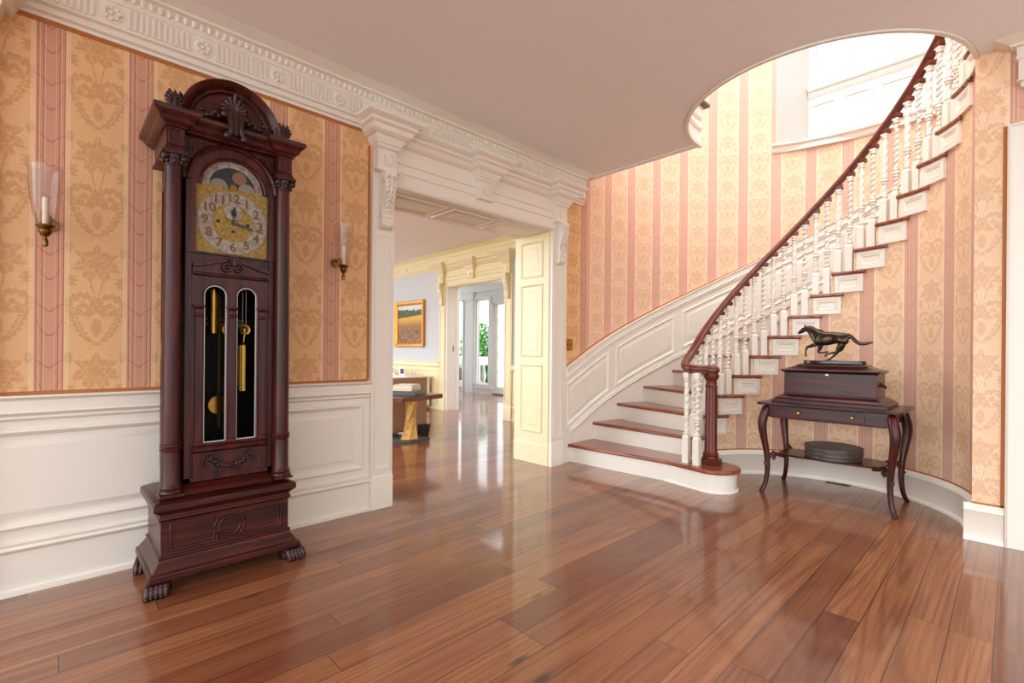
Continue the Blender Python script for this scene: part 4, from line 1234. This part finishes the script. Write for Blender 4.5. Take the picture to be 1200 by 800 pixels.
m.prism(ov, 'z', .288, .303); m.build('shelf', ROSEW, tb, smooth=30, bevel=.004)
for (x,sx) in ((fx,-1),(bx_,1)):
    for (y,sy) in ((ly,-1),(hy,1)):
        m = MB(); ex, ey = 4.345+sx*.115, .968+sy*.285
        a = Vector((x,y,.215)); b = Vector((ex,ey,.284))
        d = b-a
        m.tube([a+Vector((0,0,.0)), a+d*.15+Vector((0,0,.050)), a+d*.4+Vector((0,0,.066)), a+d*.7+Vector((0,0,.028)), a+d*1.0+Vector((0,0,-.006))],[.017,.018,.018,.016,.014],8)
        m.tube([a+d*.42+Vector((0,0,.055)), a+d*.46+Vector((0,0,.025)), a+d*.38+Vector((0,0,.010))],[.013,.013,.008],7)
        m.build('shelf_bracket', ROSEV, tb, smooth=60)

# three flat round tins on the shelf
z = .303
for i, (lab, r, t, dx) in enumerate((('bottom round dark tin of the stack of three under the console table',.186,.030,.004),('middle round dark tin of the stack of three under the console table',.188,.032,-.002),('topmost round dark tin of the stack of three under the console table',.190,.030,0))):
    m = MB(); m.lathe([(.01,z),(r-.004,z),(r-.001,z+.003),(r-.001,z+t*.45),(r+.002,z+t*.55),(r+.003,z+t-.004),(r,z+t-.001),(r-.010,z+t-.001),(r-.013,z+t-.004),(.01,z+t-.004)], 4.345, .952+dx, 56)
    tag(m.build('round_tin', CHAR, None, smooth=30), lab, 'tin', 'round tins stacked on the console shelf'); z += t-.001

# ------------------------------------------------------------------ wooden chest on the table
zt = .714
bxn = thing('wooden_chest', 'polished dark wooden chest with stepped lid on the console table', 'box', (4.365,.960,zt))
X0, X1, Y0, Y1 = 4.205, 4.525, .664, 1.256
m = MB(); m.stack(X0,X1,Y0,Y1,[(.072,zt),(.072,zt+.020),(.064,zt+.026),(.058,zt+.028),(.050,zt+.040),(.030,zt+.052),(.012,zt+.060),(.004,zt+.064),(.004,zt+.072),(0,zt+.074),(0,zt+.236)]); m.build('body', ROSEW, bxn, smooth=30, bevel=.0015)
m = MB(); m.stack(X0,X1,Y0,Y1,[(.0,zt+.237),(.010,zt+.240),(.014,zt+.247),(.022,zt+.250),(.024,zt+.258),(.018,zt+.263),(.004,zt+.265),(-.030,zt+.276),(-.060,zt+.290),(-.066,zt+.291),(-.066,zt+.298),(-.080,zt+.301),(-.086,zt+.306)]); m.build('lid', ROSEW, bxn, smooth=30, bevel=.0015)
m = MB(); m.prism([(.966+.014,zt+.226),(.966,zt+.234),(.966-.014,zt+.226),(.966,zt+.218)],'x',X0-.002,X0+.002); m.build('escutcheon', SILVER, bxn, smooth=0)
m = MB(); m.disc((4.365,Y0-.004,zt+.16),.016,.008,'y',16); m.tube([(4.335,Y0-.01,zt+.16),(4.34,Y0-.026,zt+.145),(4.365,Y0-.030,zt+.138),(4.39,Y0-.026,zt+.145),(4.395,Y0-.01,zt+.16)],.006,8); m.build('side_handle', IRON, bxn, smooth=60)

# ------------------------------------------------------------------ running horse
zs_ = zt+.306
HX = 4.345
hs = thing('horse_statue', 'dark bronze galloping horse statue on the wooden chest', 'statue', (HX,.955,zs_))
m = MB(); ring0 = []
for t in range(40):
    a = 2*PI*t/40; c_, s_ = math.cos(a), math.sin(a)
    ring0.append((HX+.062*math.copysign(abs(c_)**.8,c_), .953+.205*math.copysign(abs(s_)**.6,s_)))
m.prism(ring0, 'z', zs_, zs_+.026); m.build('base', BLACK, hs, smooth=30, bevel=.004)
zb = zs_+.026
# joints measured in the side view: (along, up) in units of the statue
def H(px, py, off=0.0):
    return (HX+off, 1.206-(px-75)*5.15e-4, zb+(622-py)*5.95e-4)
J = []; E_ = []; R_ = []
def node(p, r, link=None):
    J.append(p); R_.append(r if isinstance(r,tuple) else (r,r)); 
    if link is not None: E_.append((link,len(J)-1))
    return len(J)-1
pel = node(H(665,322), (.033,.042))
loin = node(H(585,325), (.032,.043), pel)
bar = node(H(500,335), (.034,.050), loin)
che = node(H(405,340), (.032,.054), bar)
sho = node(H(360,320), (.027,.048), che)
nk1 = node(H(305,265), (.018,.036), sho)
nk2 = node(H(250,215), (.014,.026), nk1)
pol_ = node(H(195,195), (.013,.020), nk2)
fac = node(H(150,225), (.0125,.018), pol_)
muz = node(H(105,252), (.009,.011), fac)
nos = node(H(85,266), (.007,.008), muz)
rmp = node(H(748,312), (.017,.022), pel)
# tail
t1 = node(H(790,320), .012, rmp); t2 = node(H(825,365), .014, t1); t3 = node(H(880,405), .013, t2); t4 = node(H(950,405), .012, t3); t5 = node(H(1010,390), .008, t4); t6 = node(H(1048,390), .003, t5)
# fore legs: lead leg reaching forward, other folded
a1 = node(H(345,405,-.018), .020, sho); a2 = node(H(285,432,-.020), .013, a1); a3 = node(H(222,445,-.020), .010, a2); a4 = node(H(205,495,-.020), .0062, a3); a5 = node(H(203,540,-.020), .0062, a4); a6 = node(H(210,572,-.020), .0085, a5)
b1 = node(H(395,410,.018), .020, che); b2 = node(H(372,470,.020), .013, b1); b3 = node(H(348,515,.020), .010, b2); b4 = node(H(405,525,.020), .0064, b3); b5 = node(H(455,515,.020), .0066, b4); b6 = node(H(488,505,.020), .0085, b5)
# hind legs: one driving off the base, the other tucked
c1 = node(H(690,395,-.018), .027, pel); c2 = node(H(632,460,-.022), .018, c1); c3 = node(H(618,515,-.022), .011, c2); c4 = node(H(570,565,-.022), .0074, c3); c5 = node(H(522,603,-.022), .0072, c4); c6 = node(H(500,613,-.022), .009, c5)
d1_ = node(H(672,398,.018), .027, pel); d2_ = node(H(650,470,.022), .018, d1_); d3 = node(H(590,515,.022), .010, d2_); d4 = node(H(520,525,.022), .0068, d3); d5 = node(H(465,545,.022), .0066, d4); d6 = node(H(435,572,.022), .0085, d5)
off = world_loc(hs)
me = bpy.data.meshes.new('horse'); me.from_pydata([Vector(p)-off for p in J], E_, [])
ho = bpy.data.objects.new('horse', me); C.objects.link(ho)
sk = ho.modifiers.new('skin','SKIN'); sk.use_smooth_shade = True
sv = me.skin_vertices[0].data
BODY = {pel,loin,bar,che,sho,nk1,nk2,pol_,fac,rmp}
for i, r in enumerate(R_): sv[i].radius = (r[0]*1.18,r[1]*1.18) if i in BODY else (r[0]*1.1,r[1]*1.1); sv[i].use_root = (i == pel)
ss = ho.modifiers.new('sub','SUBSURF'); ss.levels = 2; ss.render_levels = 2
bpy.context.view_layer.update()
me2 = bpy.data.meshes.new_from_object(ho.evaluated_get(bpy.context.evaluated_depsgraph_get()))
bpy.data.objects.remove(ho)
m = MB(); m.add(me2, Matrix.Translation(off))
for s in (-1,1):    # ears
    m.tube([H(192,185,s*.009),H(186,160,s*.010),H(182,150,s*.010)],[.006,.005,.0015],6)
    m.ball(H(158,213,s*.0115),.0032,6,4)
m.ball(H(88,262,-.006),.002,5,3); m.ball(H(88,262,.006),.002,5,3)
body = m.build('body', BRONZE, hs, smooth=70)
m = MB()
for k in range(8):   # wind-blown mane
    t = k/7; x_ = 215+165*t; y_ = 178+62*t
    m.tube([H(x_,y_+14,0),H(x_+12,y_-6,.002),H(x_+30,y_-10-6*math.sin(k),.003),H(x_+52,y_+2,0)],[.008,.008,.006,.002],6)
m.build('mane', BRONZE, hs, smooth=70)
m = MB(); m.ball(H(500,618,-.022),.012,10,6,(1.0,1.9,.5)); m.ball(H(545,622,-.01),.02,10,5,(1.2,2.4,.25)); m.build('ground_clump', BRONZE, hs, smooth=60)

# floor vent by the alcove baseboard
m = MB(); vx, vy = 4.800, 1.015
m.plate(rect(vx-.030,vx+.028,vy-.085,vy+.085), [rect(vx-.022+.011*i,vx-.022+.011*i+.006,vy-.075,vy+.075) for i in range(4)], 'z', .0005, .005)
tag(m.build('floor_vent', VENTM, None, smooth=0), 'small dark metal floor vent against the curved baseboard under the table', 'vent')
# ------------------------------------------------------------------ the room beyond the opening
XF = 5.24
m = MB(); m.plate([(3.55,0),(5.62,0),(5.62,2.30),(7.21,2.30),(7.21,0),(13.0,0),(13.0,2.9),(3.55,2.9)], [], 'x', XF, XF+.26)
struct(m.build('wall_beyond', BLUE, smooth=0), 'pale blue grey wall of the room beyond with the landscape painting', 'wall')
m = MB(); m.box(1.2,XF+.2,3.52,13.15,2.885,3.05)
struct(m.build('ceiling_beyond', CEIL, smooth=0), 'plain ceiling of the room beyond the opening', 'ceiling')
m = MB()
cp_ = [(0,2.60),(.012,2.60),(.012,2.615),(.03,2.625),(.036,2.64),(.05,2.655),(.042,2.66),(.042,2.77),(.055,2.785),(.05,2.84),(.08,2.855),(.125,2.875),(.145,2.885),(0,2.885)]
m.prism([(XF-d,z) for d,z in cp_], 'y', 3.55, 13.0)
u = 3.9
while u < 12.8:
    m.disc((XF-.044,u,2.715),.042,.010,'x',16); m.ball((XF-.05,u,2.715),.018,8,5); u += .42
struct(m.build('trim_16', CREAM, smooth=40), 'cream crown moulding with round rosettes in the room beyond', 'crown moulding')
m = MB()
for a, b in ((3.55,5.44),(7.39,13.0)):
    m.prism([(XF,.883),(XF-.045,.883),(XF-.05,.872),(XF-.032,.860),(XF-.032,.812),(XF-.04,.804),(XF-.02,.79),(XF-.01,.77),(XF,.77)], 'y', a, b)
    m.box(XF-.008,XF,a,b,0,.80)
    m.prism([(XF,.22),(XF-.02,.22),(XF-.026,.20),(XF-.018,.19),(XF-.018,.03),(XF-.03,.02),(XF-.03,0),(XF,0)], 'y', a, b)
panel_list = [(4.6,5.38),(7.45,8.25),(8.33,9.2),(9.28,10.2),(10.28,11.2),(11.28,12.2)]
for a, b in panel_list: panel_plane(m, (XF-.008,0,0), (0,1,0), (0,0,1), (-1,0,0), a, b, .29, .73)
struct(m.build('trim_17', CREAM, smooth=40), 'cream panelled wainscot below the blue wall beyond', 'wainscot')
m = MB(); m.plate(rect(-1.0,XF+.2,0,2.9),[rect(a,a+1.15,.55,2.35) for a in (-.6,.95,2.5,4.0)],'y',13.0,13.15)
struct(m.build('wall_far', BLUE, smooth=0), 'pale blue far wall of the room beyond with tall windows', 'wall')
for i_, a in enumerate((-.6,.95,2.5,4.0)):
    w_ = thing('window_%d' % (i_+3), '%s tall white framed window along the far wall of the room beyond' % ('first','second','third','fourth')[i_], 'window', (a+.57,13.05,1.45)); w_['kind'] = 'structure'
    m = MB(); m.plate(rect(a,a+1.15,.55,2.35),[rect(a+.06+.53*p,a+.56+.53*p,.61+.86*q,1.42+.86*q) for p in (0,1) for q in (0,1)],'y',13.04,13.09); m.build('window_frame', WHITE2, w_, smooth=0)
# door surround of the far doorway
fs = thing('trim_18', 'cream classical surround of the far doorway with consoles', 'door surround', (XF,6.41,0)); fs['kind'] = 'structure'
for y0, y1 in ((5.445,5.62),(7.21,7.385)):
    m = MB(); m.box(XF-.03,XF,y0,y1,0,2.34); m.stack(XF-.034,XF,y0+.004,y1-.004,[(.006,0),(.006,.215),(.0,.235)])
    m.plate(rect(y0+.02,y1-.02,.27,1.9),[rect(y0+.034,y1-.034,.284,1.886)],'x',XF-.037,XF-.029)
    m.stack(XF-.075,XF,y0+.020,y1-.012,[(.006,2.318),(.022,2.326),(.022,2.336),(0,2.345),(0,2.478),(.012,2.486),(.034,2.53),(.055,2.556),(.085,2.60),(.105,2.612),(.125,2.642),(.145,2.665),(.145,2.672),(.02,2.676)])
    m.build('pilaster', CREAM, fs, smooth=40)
    c = (y0+y1)/2; k = MB()
    prof_ = [(0,2.318),(-.10,2.318),(-.104,2.29),(-.09,2.25),(-.09,2.21),(-.06,2.12),(-.044,2.07),(-.055,2.05),(-.046,2.015),(-.048,1.955),(-.03,1.925),(0,1.94)]
    k.prism([(XF-.036+a,z) for a,z in prof_], 'y', c-.042, c+.042)
    for i in range(7): k.ball((XF-.134+.010*i, c, 2.28-.045*i), .016, 7, 5)
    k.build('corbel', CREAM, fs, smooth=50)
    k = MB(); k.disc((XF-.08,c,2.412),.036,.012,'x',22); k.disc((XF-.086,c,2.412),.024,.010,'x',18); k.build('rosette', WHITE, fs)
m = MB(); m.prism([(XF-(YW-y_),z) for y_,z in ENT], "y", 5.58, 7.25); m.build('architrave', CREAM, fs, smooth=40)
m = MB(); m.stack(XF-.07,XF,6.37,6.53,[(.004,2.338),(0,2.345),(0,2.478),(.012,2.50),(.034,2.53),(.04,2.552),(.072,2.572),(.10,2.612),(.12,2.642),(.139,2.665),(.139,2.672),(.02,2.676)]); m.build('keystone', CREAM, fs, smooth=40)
m = MB(); m.disc((XF-.073,6.45,2.412),.036,.012,'x',22); m.disc((XF-.08,6.45,2.412),.024,.010,'x',18); m.build('rosette', WHITE, fs)
m = MB(); m.box(XF-.004,XF+.28,7.18,7.215,0,2.30); m.box(XF-.004,XF+.28,5.615,5.64,0,2.30); m.box(XF-.004,XF+.28,5.615,7.215,2.27,2.30)
m.box(XF-.02,XF+.02,7.165,7.19,0,2.28); m.box(XF+.20,XF+.25,7.16,7.19,0,2.28); m.build('reveal_lining', WHITE2, fs, smooth=0)
m = MB(); m.box(XF+.13,XF+.145,7.172,7.182,1.08,1.19); m.build('hinge', BRASSD, fs, smooth=0)

# landscape painting
pt = thing('framed_painting', 'gilt framed landscape painting of a golden field on the blue wall', 'painting', (XF,8.45,1.63))
py0, py1, pz0, pz1 = 7.90, 8.98, 1.165, 2.085
m = MB()
fr_ = [(0,0),(0,-.055),(.012,-.066),(.04,-.058),(.07,-.040),(.085,-.030),(.09,-.018)]
m.loops([[(XF+d,py0+o,pz0+o),(XF+d,py1-o,pz0+o),(XF+d,py1-o,pz1-o),(XF+d,py0+o,pz1-o)] for o,d in fr_], True, False)
m.build('frame', paint('gilt_frame', srgb(206,142,50), .35, .12, metal=.5), pt, smooth=30)
m = MB(); m.quad((XF-.02,py0+.08,pz0+.08),(XF-.02,py1-.08,pz0+.08),(XF-.02,py1-.08,pz1-.08),(XF-.02,py0+.08,pz1-.08))
m.build('canvas', PAINTING, pt, smooth=0, uv=lambda c,f: ((py1-.08-c.y)/(py1-py0-.16), (c.z-pz0-.08)/(pz1-pz0-.16)))

# sofa seen from behind
sf = thing('sofa', 'brown upholstered sofa back standing behind the gold-based side table', 'sofa', (2.55,5.7,0))
m = MB(); m.box(1.55,3.57,5.32,5.50,.06,.745); m.build('backrest', TAUPE, sf, bevel=.02, seg=3)
m = MB(); m.box(1.55,3.56,5.49,6.20,.10,.42); m.build('seat', TAUPE, sf, bevel=.03, seg=3)
for x0_,x1_ in ((1.52,1.70),(3.40,3.575)):
    m = MB(); m.box(x0_,x1_,5.48,6.22,.08,.60); m.build('arm', TAUPE, sf, bevel=.03, seg=3)
for x_ in (1.62,3.50):
    for y_ in (5.40,6.12):
        m = MB(); m.lathe([(.022,0),(.03,.085)],x_,y_,12); m.build('leg', IRON, sf)
m = MB(); m.tube([(1.56,5.325,.745),(3.565,5.325,.745)],.010,8); m.build('piping', PINKISH, sf)
# side table with a sculptural gilt base
tt = thing('side_table', 'side table with walnut slab top on a twisted gold base', 'table', (3.10,5.0,0))
m = MB(); m.prism([(2.786,4.640),(3.437,4.790),(3.330,5.235),(2.690,5.085)], 'z', .520, .572); m.build('table_top', WALNUT, tt, smooth=0, bevel=.006)
m = MB(); R = []
for z,cx_,cy_,rx,ry,a in ((.03,3.13,5.04,.125,.10,0),(.10,3.13,5.04,.105,.085,12),(.20,3.135,5.04,.080,.07,30),(.30,3.14,5.04,.072,.062,55),(.40,3.15,5.03,.080,.066,75),(.522,3.15,5.01,.095,.08,95)):
    R.append([(cx_+rx*math.cos(rad(a+60*j))*(1.0 if j%2 else .82), cy_+ry*math.sin(rad(a+60*j))*(1.0 if j%2 else .82), z) for j in range(6)])
m.loops(R); m.build('base', GILT, tt, smooth=0, bevel=.006)
m = MB(); m.prism([(2.90,5.02),(3.06,4.92),(3.385,4.985),(3.27,5.20),(2.98,5.26)], 'z', 0, .030); m.build('foot_plate', SLATE, tt, smooth=0, bevel=.004)
# on the table
m = MB(); M_ = MB()
def rbox(cx_, cy_, w, d, z0, z1, ang, name, mat, label, cat, bev=.003, parts=None):
    c_, s_ = math.cos(rad(ang)), math.sin(rad(ang))
    def R2(a,b): return (cx_+a*c_-b*s_, cy_+a*s_+b*c_)
    P = [R2(-w/2,-d/2),R2(w/2,-d/2),R2(w/2,d/2),R2(-w/2,d/2)]
    if parts is None:
        q = MB(); q.prism(P,'z',z0,z1); return tag(q.build(name,mat,None,smooth=0,bevel=bev), label, cat)
    t = thing(name, label, cat, (cx_,cy_,z0))
    q = MB(); q.prism(P,'z',z0,z0+.004); q.prism(P,'z',z1-.004,z1); q.prism([R2(-w/2,-d/2),R2(w/2,-d/2),R2(w/2,-d/2+.006),R2(-w/2,-d/2+.006)],'z',z0,z1); q.build('cover', mat, t, smooth=0)
    q = MB(); q.prism([R2(-w/2+.006,-d/2+.004),R2(w/2-.006,-d/2+.004),R2(w/2-.006,d/2-.006),R2(-w/2+.006,d/2-.006)],'z',z0+.004,z1-.004); q.build('pages', PAGES, t, smooth=0)
    return t
rbox(3.03,4.93,.34,.34,.572,.632,34,'lacquer_box',BLACK,'flat black box under two books on the walnut side table','box')
rbox(3.02,4.93,.27,.24,.632,.664,34,'book',BOOKW,'lower white book of two on the black box','book',parts=1)
rbox(3.025,4.94,.26,.235,.664,.694,36,'book',BOOKW,'upper white book of two on the black box','book',parts=1)
# basket and cushion by the sofa
m = MB(); m.lathe([(.055,0),(.075,.12),(.082,.125),(.082,.145),(.070,.145),(.062,.13),(.05,.03),(.01,.03)],3.46,5.22,20); tag(m.build('basket', DARKB, None, smooth=40), 'small dark woven basket on the floor beside the sofa', 'basket')
m = MB(); m.tube([(2.20,5.215,.08),(2.3,5.215,.08),(2.86,5.215,.08),(2.88,5.215,.08)],[.055,.08,.08,.055],16); tag(m.build('bolster_cushion', PINKISH, None, smooth=60), 'pale rolled bolster on the floor behind the gold table base', 'cushion')
# low sideboard with framed photos against the far wall
sb = thing('sideboard', 'low white sideboard against the far wall behind the sofa', 'sideboard', (4.95,8.3,0))
m = MB(); m.box(4.74,5.16,7.62,9.3,.06,.58); m.build('carcass', WHITE2, sb, bevel=.004)
m = MB(); m.box(4.72,5.18,7.60,9.32,.58,.61); m.build('top', WHITE2, sb, bevel=.004)
for i in range(3):
    m = MB(); m.box(4.725,4.742,7.66+i*.55,8.16+i*.55,.1,.55); dd = m.build('door', WHITE2, sb, bevel=.004)
    m = MB(); m.ball((4.715,8.10+i*.55,.35),.012); m.build('knob', BRASS, dd)
for y_ in (7.7,9.2):
    m = MB(); m.box(4.78,5.12,y_-.03,y_+.03,0,.062); m.build('foot', WHITE2, sb)
PHOTO = paint('dark_photograph', srgb(70,56,50), .5, .5)
for y_, w, lab in ((8.55,.19,'white framed photo on the sideboard, left of the two'),(8.16,.20,'white framed photo on the sideboard, right of the two')):
    f_ = thing('photo_frame', lab, 'photo frame', (4.9,y_,.61), 'framed photos on the sideboard')
    m = MB(); m.plate(rect(y_-w/2,y_+w/2,.61,.77),[rect(y_-w/2+.03,y_+w/2-.03,.64,.74)],'x',4.89,4.905); m.build('frame', WHITE2, f_, smooth=0)
    m = MB(); m.box(4.895,4.903,y_-w/2+.028,y_+w/2-.028,.638,.742); m.build('photo', PHOTO, f_, smooth=0)
    m = MB(); m.box(4.905,4.96,y_-.01,y_+.01,.61,.70); m.build('stand', WHITE2, f_, smooth=0)
m = MB(); m.lathe([(.06,.61),(.10,.66),(.105,.72),(.07,.76),(.06,.77),(.05,.76),(.08,.70),(.02,.63)],4.95,8.95,20); tag(m.build('wooden_bowl', ORANGE, None), 'orange wooden bowl at the left end of the white sideboard', 'bowl')

# ------------------------------------------------------------------ sun room at the end
XS = 8.0
m = MB()
outer_ = [(7.3,0),(8.36,0),(8.36,2.25),(9.02,2.25),(9.02,0),(10.25,0),(10.25,2.44),(11.6,2.44),(11.6,0),(12.6,0),(12.6,2.9),(7.3,2.9)]
m.plate(outer_, [rect(9.19,9.755,.235,2.42)], 'x', XS, XS+.16)
struct(m.build('wall_sunroom', GREYW, smooth=0), 'grey white panelled end wall of the sun room with windows', 'wall')
m = MB(); m.box(XF+.2,XS+.2,7.9,11.9,2.885,3.05)
struct(m.build('ceiling_sunroom', WHITE, smooth=0), 'white ceiling of the sun room', 'ceiling')
m = MB()
m.prism([(XS,2.62),(XS-.03,2.62),(XS-.04,2.66),(XS-.06,2.70),(XS-.06,2.78),(XS-.12,2.85),(XS-.12,2.885),(XS,2.885)],'y',7.3,12.6)
m.box(XS-.03,XS,9.80,10.22,0,2.44); m.box(XS-.05,XS,9.76,12.6,2.42,2.62); m.box(XS-.022,XS,9.03,9.17,0,2.3)
m.box(XS-.05,XS-.0,9.77,9.83,0,2.44); m.box(XS-.05,XS,10.17,10.23,0,2.44)
m.prism([(XS,.17),(XS-.03,.17),(XS-.036,.15),(XS-.03,.14),(XS-.03,0),(XS,0)],'y',9.02,9.80)
m.plate(rect(9.10,9.80,.18,2.5),[rect(9.19,9.755,.235,2.42)],'x',XS-.025,XS)
struct(m.build('trim_19', GREYW, smooth=40), 'grey white pilasters, crown and casing of the sun room wall', 'trim')
w2 = thing('window_2', 'narrow sun room window looking on green garden and balustrade', 'window', (XS,9.47,1.1)); w2['kind'] = 'structure'
m = MB(); m.plate(rect(9.19,9.755,.235,2.42),[rect(9.215,9.73,.27,2.39)],'x',XS+.05,XS+.09); m.build('window_frame', WHITE2, w2, smooth=0)
m = MB(); m.box(XS+.065,XS+.07,9.2,9.74,.25,2.41); m.build('pane', PANE, w2, smooth=0)
d3_ = thing('door_2', 'bright white glazed garden door at the end of the sun room', 'door', (XS,8.69,0)); d3_['kind'] = 'structure'
m = MB(); m.plate(rect(8.36,9.02,0,2.25),[rect(8.46,8.92,.20+.42*i,.20+.42*i+.40) for i in range(5)],'x',XS+.04,XS+.085); m.build('door_leaf', WHITE2, d3_, smooth=0)
m = MB(); m.box(XS+.06,XS+.065,8.44,8.94,.16,2.22); m.build('pane', PANE, d3_, smooth=0)
m = MB(); m.box(XS-.03,XS+.16,8.36,9.02,.0,.03); m.build('threshold', WALNUT, d3_, smooth=0)
# white console with plant, grey chair in the bright bay to the left
cs_ = thing('white_console', 'white console table in the sun room bay beyond the far doorway', 'table', (8.6,10.75,0))
m = MB(); m.box(8.36,8.86,10.0,11.5,.70,.93); m.build('top', WHITE2, cs_, bevel=.006)
for x_ in (8.40,8.82):
    for y_ in (10.05,11.45):
        m = MB(); m.box(x_-.03,x_+.03,y_-.03,y_+.03,0,.71); m.build('leg', WHITE2, cs_)
bn = thing('bench', 'grey upholstered bench with white frame under the white console', 'bench', (8.5,10.75,0))
m = MB(); m.box(8.30,8.60,10.15,11.4,.26,.60); m.build('seat', GREYF, bn, bevel=.05, seg=4)
m = MB(); m.plate(rect(10.14,11.41,.10,.27),[rect(10.22+.17*i,10.34+.17*i,.14,.23) for i in range(7)],'x',8.29,8.33); m.box(8.33,8.60,10.14,11.41,.23,.27); m.build('frame', WHITE2, bn)
for y_ in (10.18,11.37):
    for x_ in (8.32,8.57):
        m = MB(); m.box(x_-.02,x_+.02,y_-.02,y_+.02,0,.11); m.build('leg', WHITE2, bn)
br = thing('branch_vase', 'bare branch arrangement in low tray on the white console', 'vase', (8.55,10.55,.93))
m = MB(); m.box(8.45,8.65,10.35,10.75,.93,.97); m.build('tray', DARKB, br, bevel=.005)
m = MB()
for dx, dy, h_ in ((0,0,1.1),(.05,.12,.8),(-.05,-.10,.9)): m.tube([(8.55,10.53,.96),(8.55+dx*.3,10.53+dy*.2,.96+h_*.4),(8.55+dx,10.53+dy,.96+h_)],[.014,.010,.004],6)
m.build('branches', SLATE, br)
# garden: lawn, balustrade, flowering shrub
m = MB(); m.prism([(8.2,4),(40,4),(40,44.4),(8.2,9.1)],'z',-.3,-.115); struct(m.build('glare_ground', STONE, smooth=0), 'added white-glare terrace outside the glazed garden door', 'ground')  # added pale ground so the view through the garden door glares white
m = MB(); m.box(8.2,40,-10,50,-.5,-.12); struct(m.build('ground_garden', LAWN, smooth=0), 'green lawn outside the sun room windows', 'lawn')
bl = thing('balustrade', 'white stone balustrade outside the narrow sun room window', 'balustrade', (9.0,10.2,0))
m = MB(); m.box(8.92,9.08,10.0,13.5,.80,.90); m.build('rail', STONE, bl, bevel=.01)
m = MB(); m.box(8.90,9.10,10.0,13.5,-.12,.14); m.build('plinth', STONE, bl, bevel=.01)
for i in range(10):
    y_ = 10.24+i*.32
    m = MB(); m.lathe([(.06,.14),(.06,.17),(.035,.20),(.045,.23),(.075,.33),(.07,.40),(.04,.55),(.032,.68),(.045,.71),(.035,.74),(.06,.77),(.06,.80)],9.0,y_,14); m.build('baluster', STONE, bl, smooth=60)
def shrub(name, label, cx_, cy_, r, h_, nleaf, blossoms, z0=0.0, seed=1):
    rnd = random.Random(seed)
    t = thing(name, label, 'shrub', (cx_,cy_,-.12), 'garden shrubs outside')
    m = MB(); m.tube([(cx_,cy_,-.12),(cx_+.05,cy_,h_*.3),(cx_,cy_+.05,h_*.6)],[.06,.05,.02],8)
    for i in range(5):
        a = i*1.256; m.tube([(cx_,cy_,h_*.25),(cx_+r*.5*math.cos(a),cy_+r*.5*math.sin(a),h_*.6)],[.03,.01],6)
    m.build('trunk', DARKB, t)
    def cloud(mm, n, s0, s1, shell):
        for i in range(n):
            u, v, w = rnd.uniform(-1,1), rnd.uniform(-1,1), rnd.uniform(-1,1); q = math.sqrt(u*u+v*v+w*w)
            if q > 1 or q < shell: continue
            c_ = Vector((cx_+u*r, cy_+v*r, z0+h_*.5+w*h_*.5)); s_ = rnd.uniform(s0,s1)
            a_ = Vector((rnd.uniform(-1,1),rnd.uniform(-1,1),rnd.uniform(-1,1))).normalized(); b_ = a_.orthogonal().normalized()
            e_ = a_.cross(b_)
            mm.f([mm.v(c_-b_*s_), mm.v(c_+e_*s_*.5+a_*s_*.1), mm.v(c_+b_*s_), mm.v(c_-e_*s_*.5+a_*s_*.1)])
    m = MB(); cloud(m, nleaf, .05, .09, .3); o = m.build('foliage', LEAF, t, smooth=0); o['kind'] = 'stuff'
    if blossoms:
        m = MB(); cloud(m, blossoms, .04, .07, .75); o = m.build('blossom', BLOSSOM, t, smooth=0); o['kind'] = 'stuff'
shrub('flowering_shrub', 'tall green shrub with white blossom beyond the balustrade', 10.9, 13.05, .7, 2.2, 5000, 1500, -.1, 2)
shrub('round_shrub', 'rounded plain green shrub beside the blossoming one', 14.0, 17.0, 1.0, 2.2, 5000, 0, -.2, 5)
shrub('low_hedge_shrub', 'low green shrub behind the balustrade outside', 10.2, 12.05, .45, .9, 4000, 0, -.1, 9)
# ------------------------------------------------------------------ light, camera, colour
sc = bpy.context.scene
w = bpy.data.worlds.new('World'); sc.world = w; w.use_nodes = True
bg = w.node_tree.nodes['Background']; X.nt = w.node_tree
dx_, dy_, gz = sep(coords('Generated'))
sky = mixc(step(gz, .0, .9), (.96,.99,1.02), (1.26,1.32,1.38))
env = mixc(step(gz, -.06, .02), (.84,.86,.87), sky)
fac = 1.0 - dx_*.52 + dy_*.42                       # the brighter half of the sky lies behind and left of the camera
n_ = X.nt.nodes.new('ShaderNodeVectorMath'); n_.operation = 'SCALE'; link(env, n_.inputs[0]); link(fac, n_.inputs['Scale'])
link(X(n_.outputs[0]), bg.inputs[0]); bg.inputs[1].default_value = 2.85
cam = bpy.data.cameras.new('Camera'); co = bpy.data.objects.new('Camera', cam); C.objects.link(co)
F = 563.0
cam.sensor_width = 36; cam.sensor_fit = 'HORIZONTAL'; cam.lens = F/1200*36; cam.shift_y = 11/1200
cam.clip_start = .05; cam.clip_end = 200
co.matrix_world = Matrix.Translation((0,0,1.1)) @ Matrix.Rotation(rad(46.195-90),4,'Z') @ Matrix.Rotation(rad(90),4,'X') @ Matrix.Rotation(.0086,4,'Z')
sc.camera = co
sc.view_settings.view_transform = 'Standard'; sc.view_settings.look = 'None'; sc.view_settings.gamma = 1; sc.view_settings.use_curve_mapping = False
sc.view_settings.exposure = 0.0
sc.cycles.use_denoising = True
sc.cycles.max_bounces = 8; sc.cycles.diffuse_bounces = 5; sc.cycles.glossy_bounces = 4; sc.cycles.transparent_max_bounces = 12; sc.cycles.transmission_bounces = 4
sc.cycles.sample_clamp_indirect = 6
sc.cycles.caustics_reflective = False; sc.cycles.caustics_refractive = False
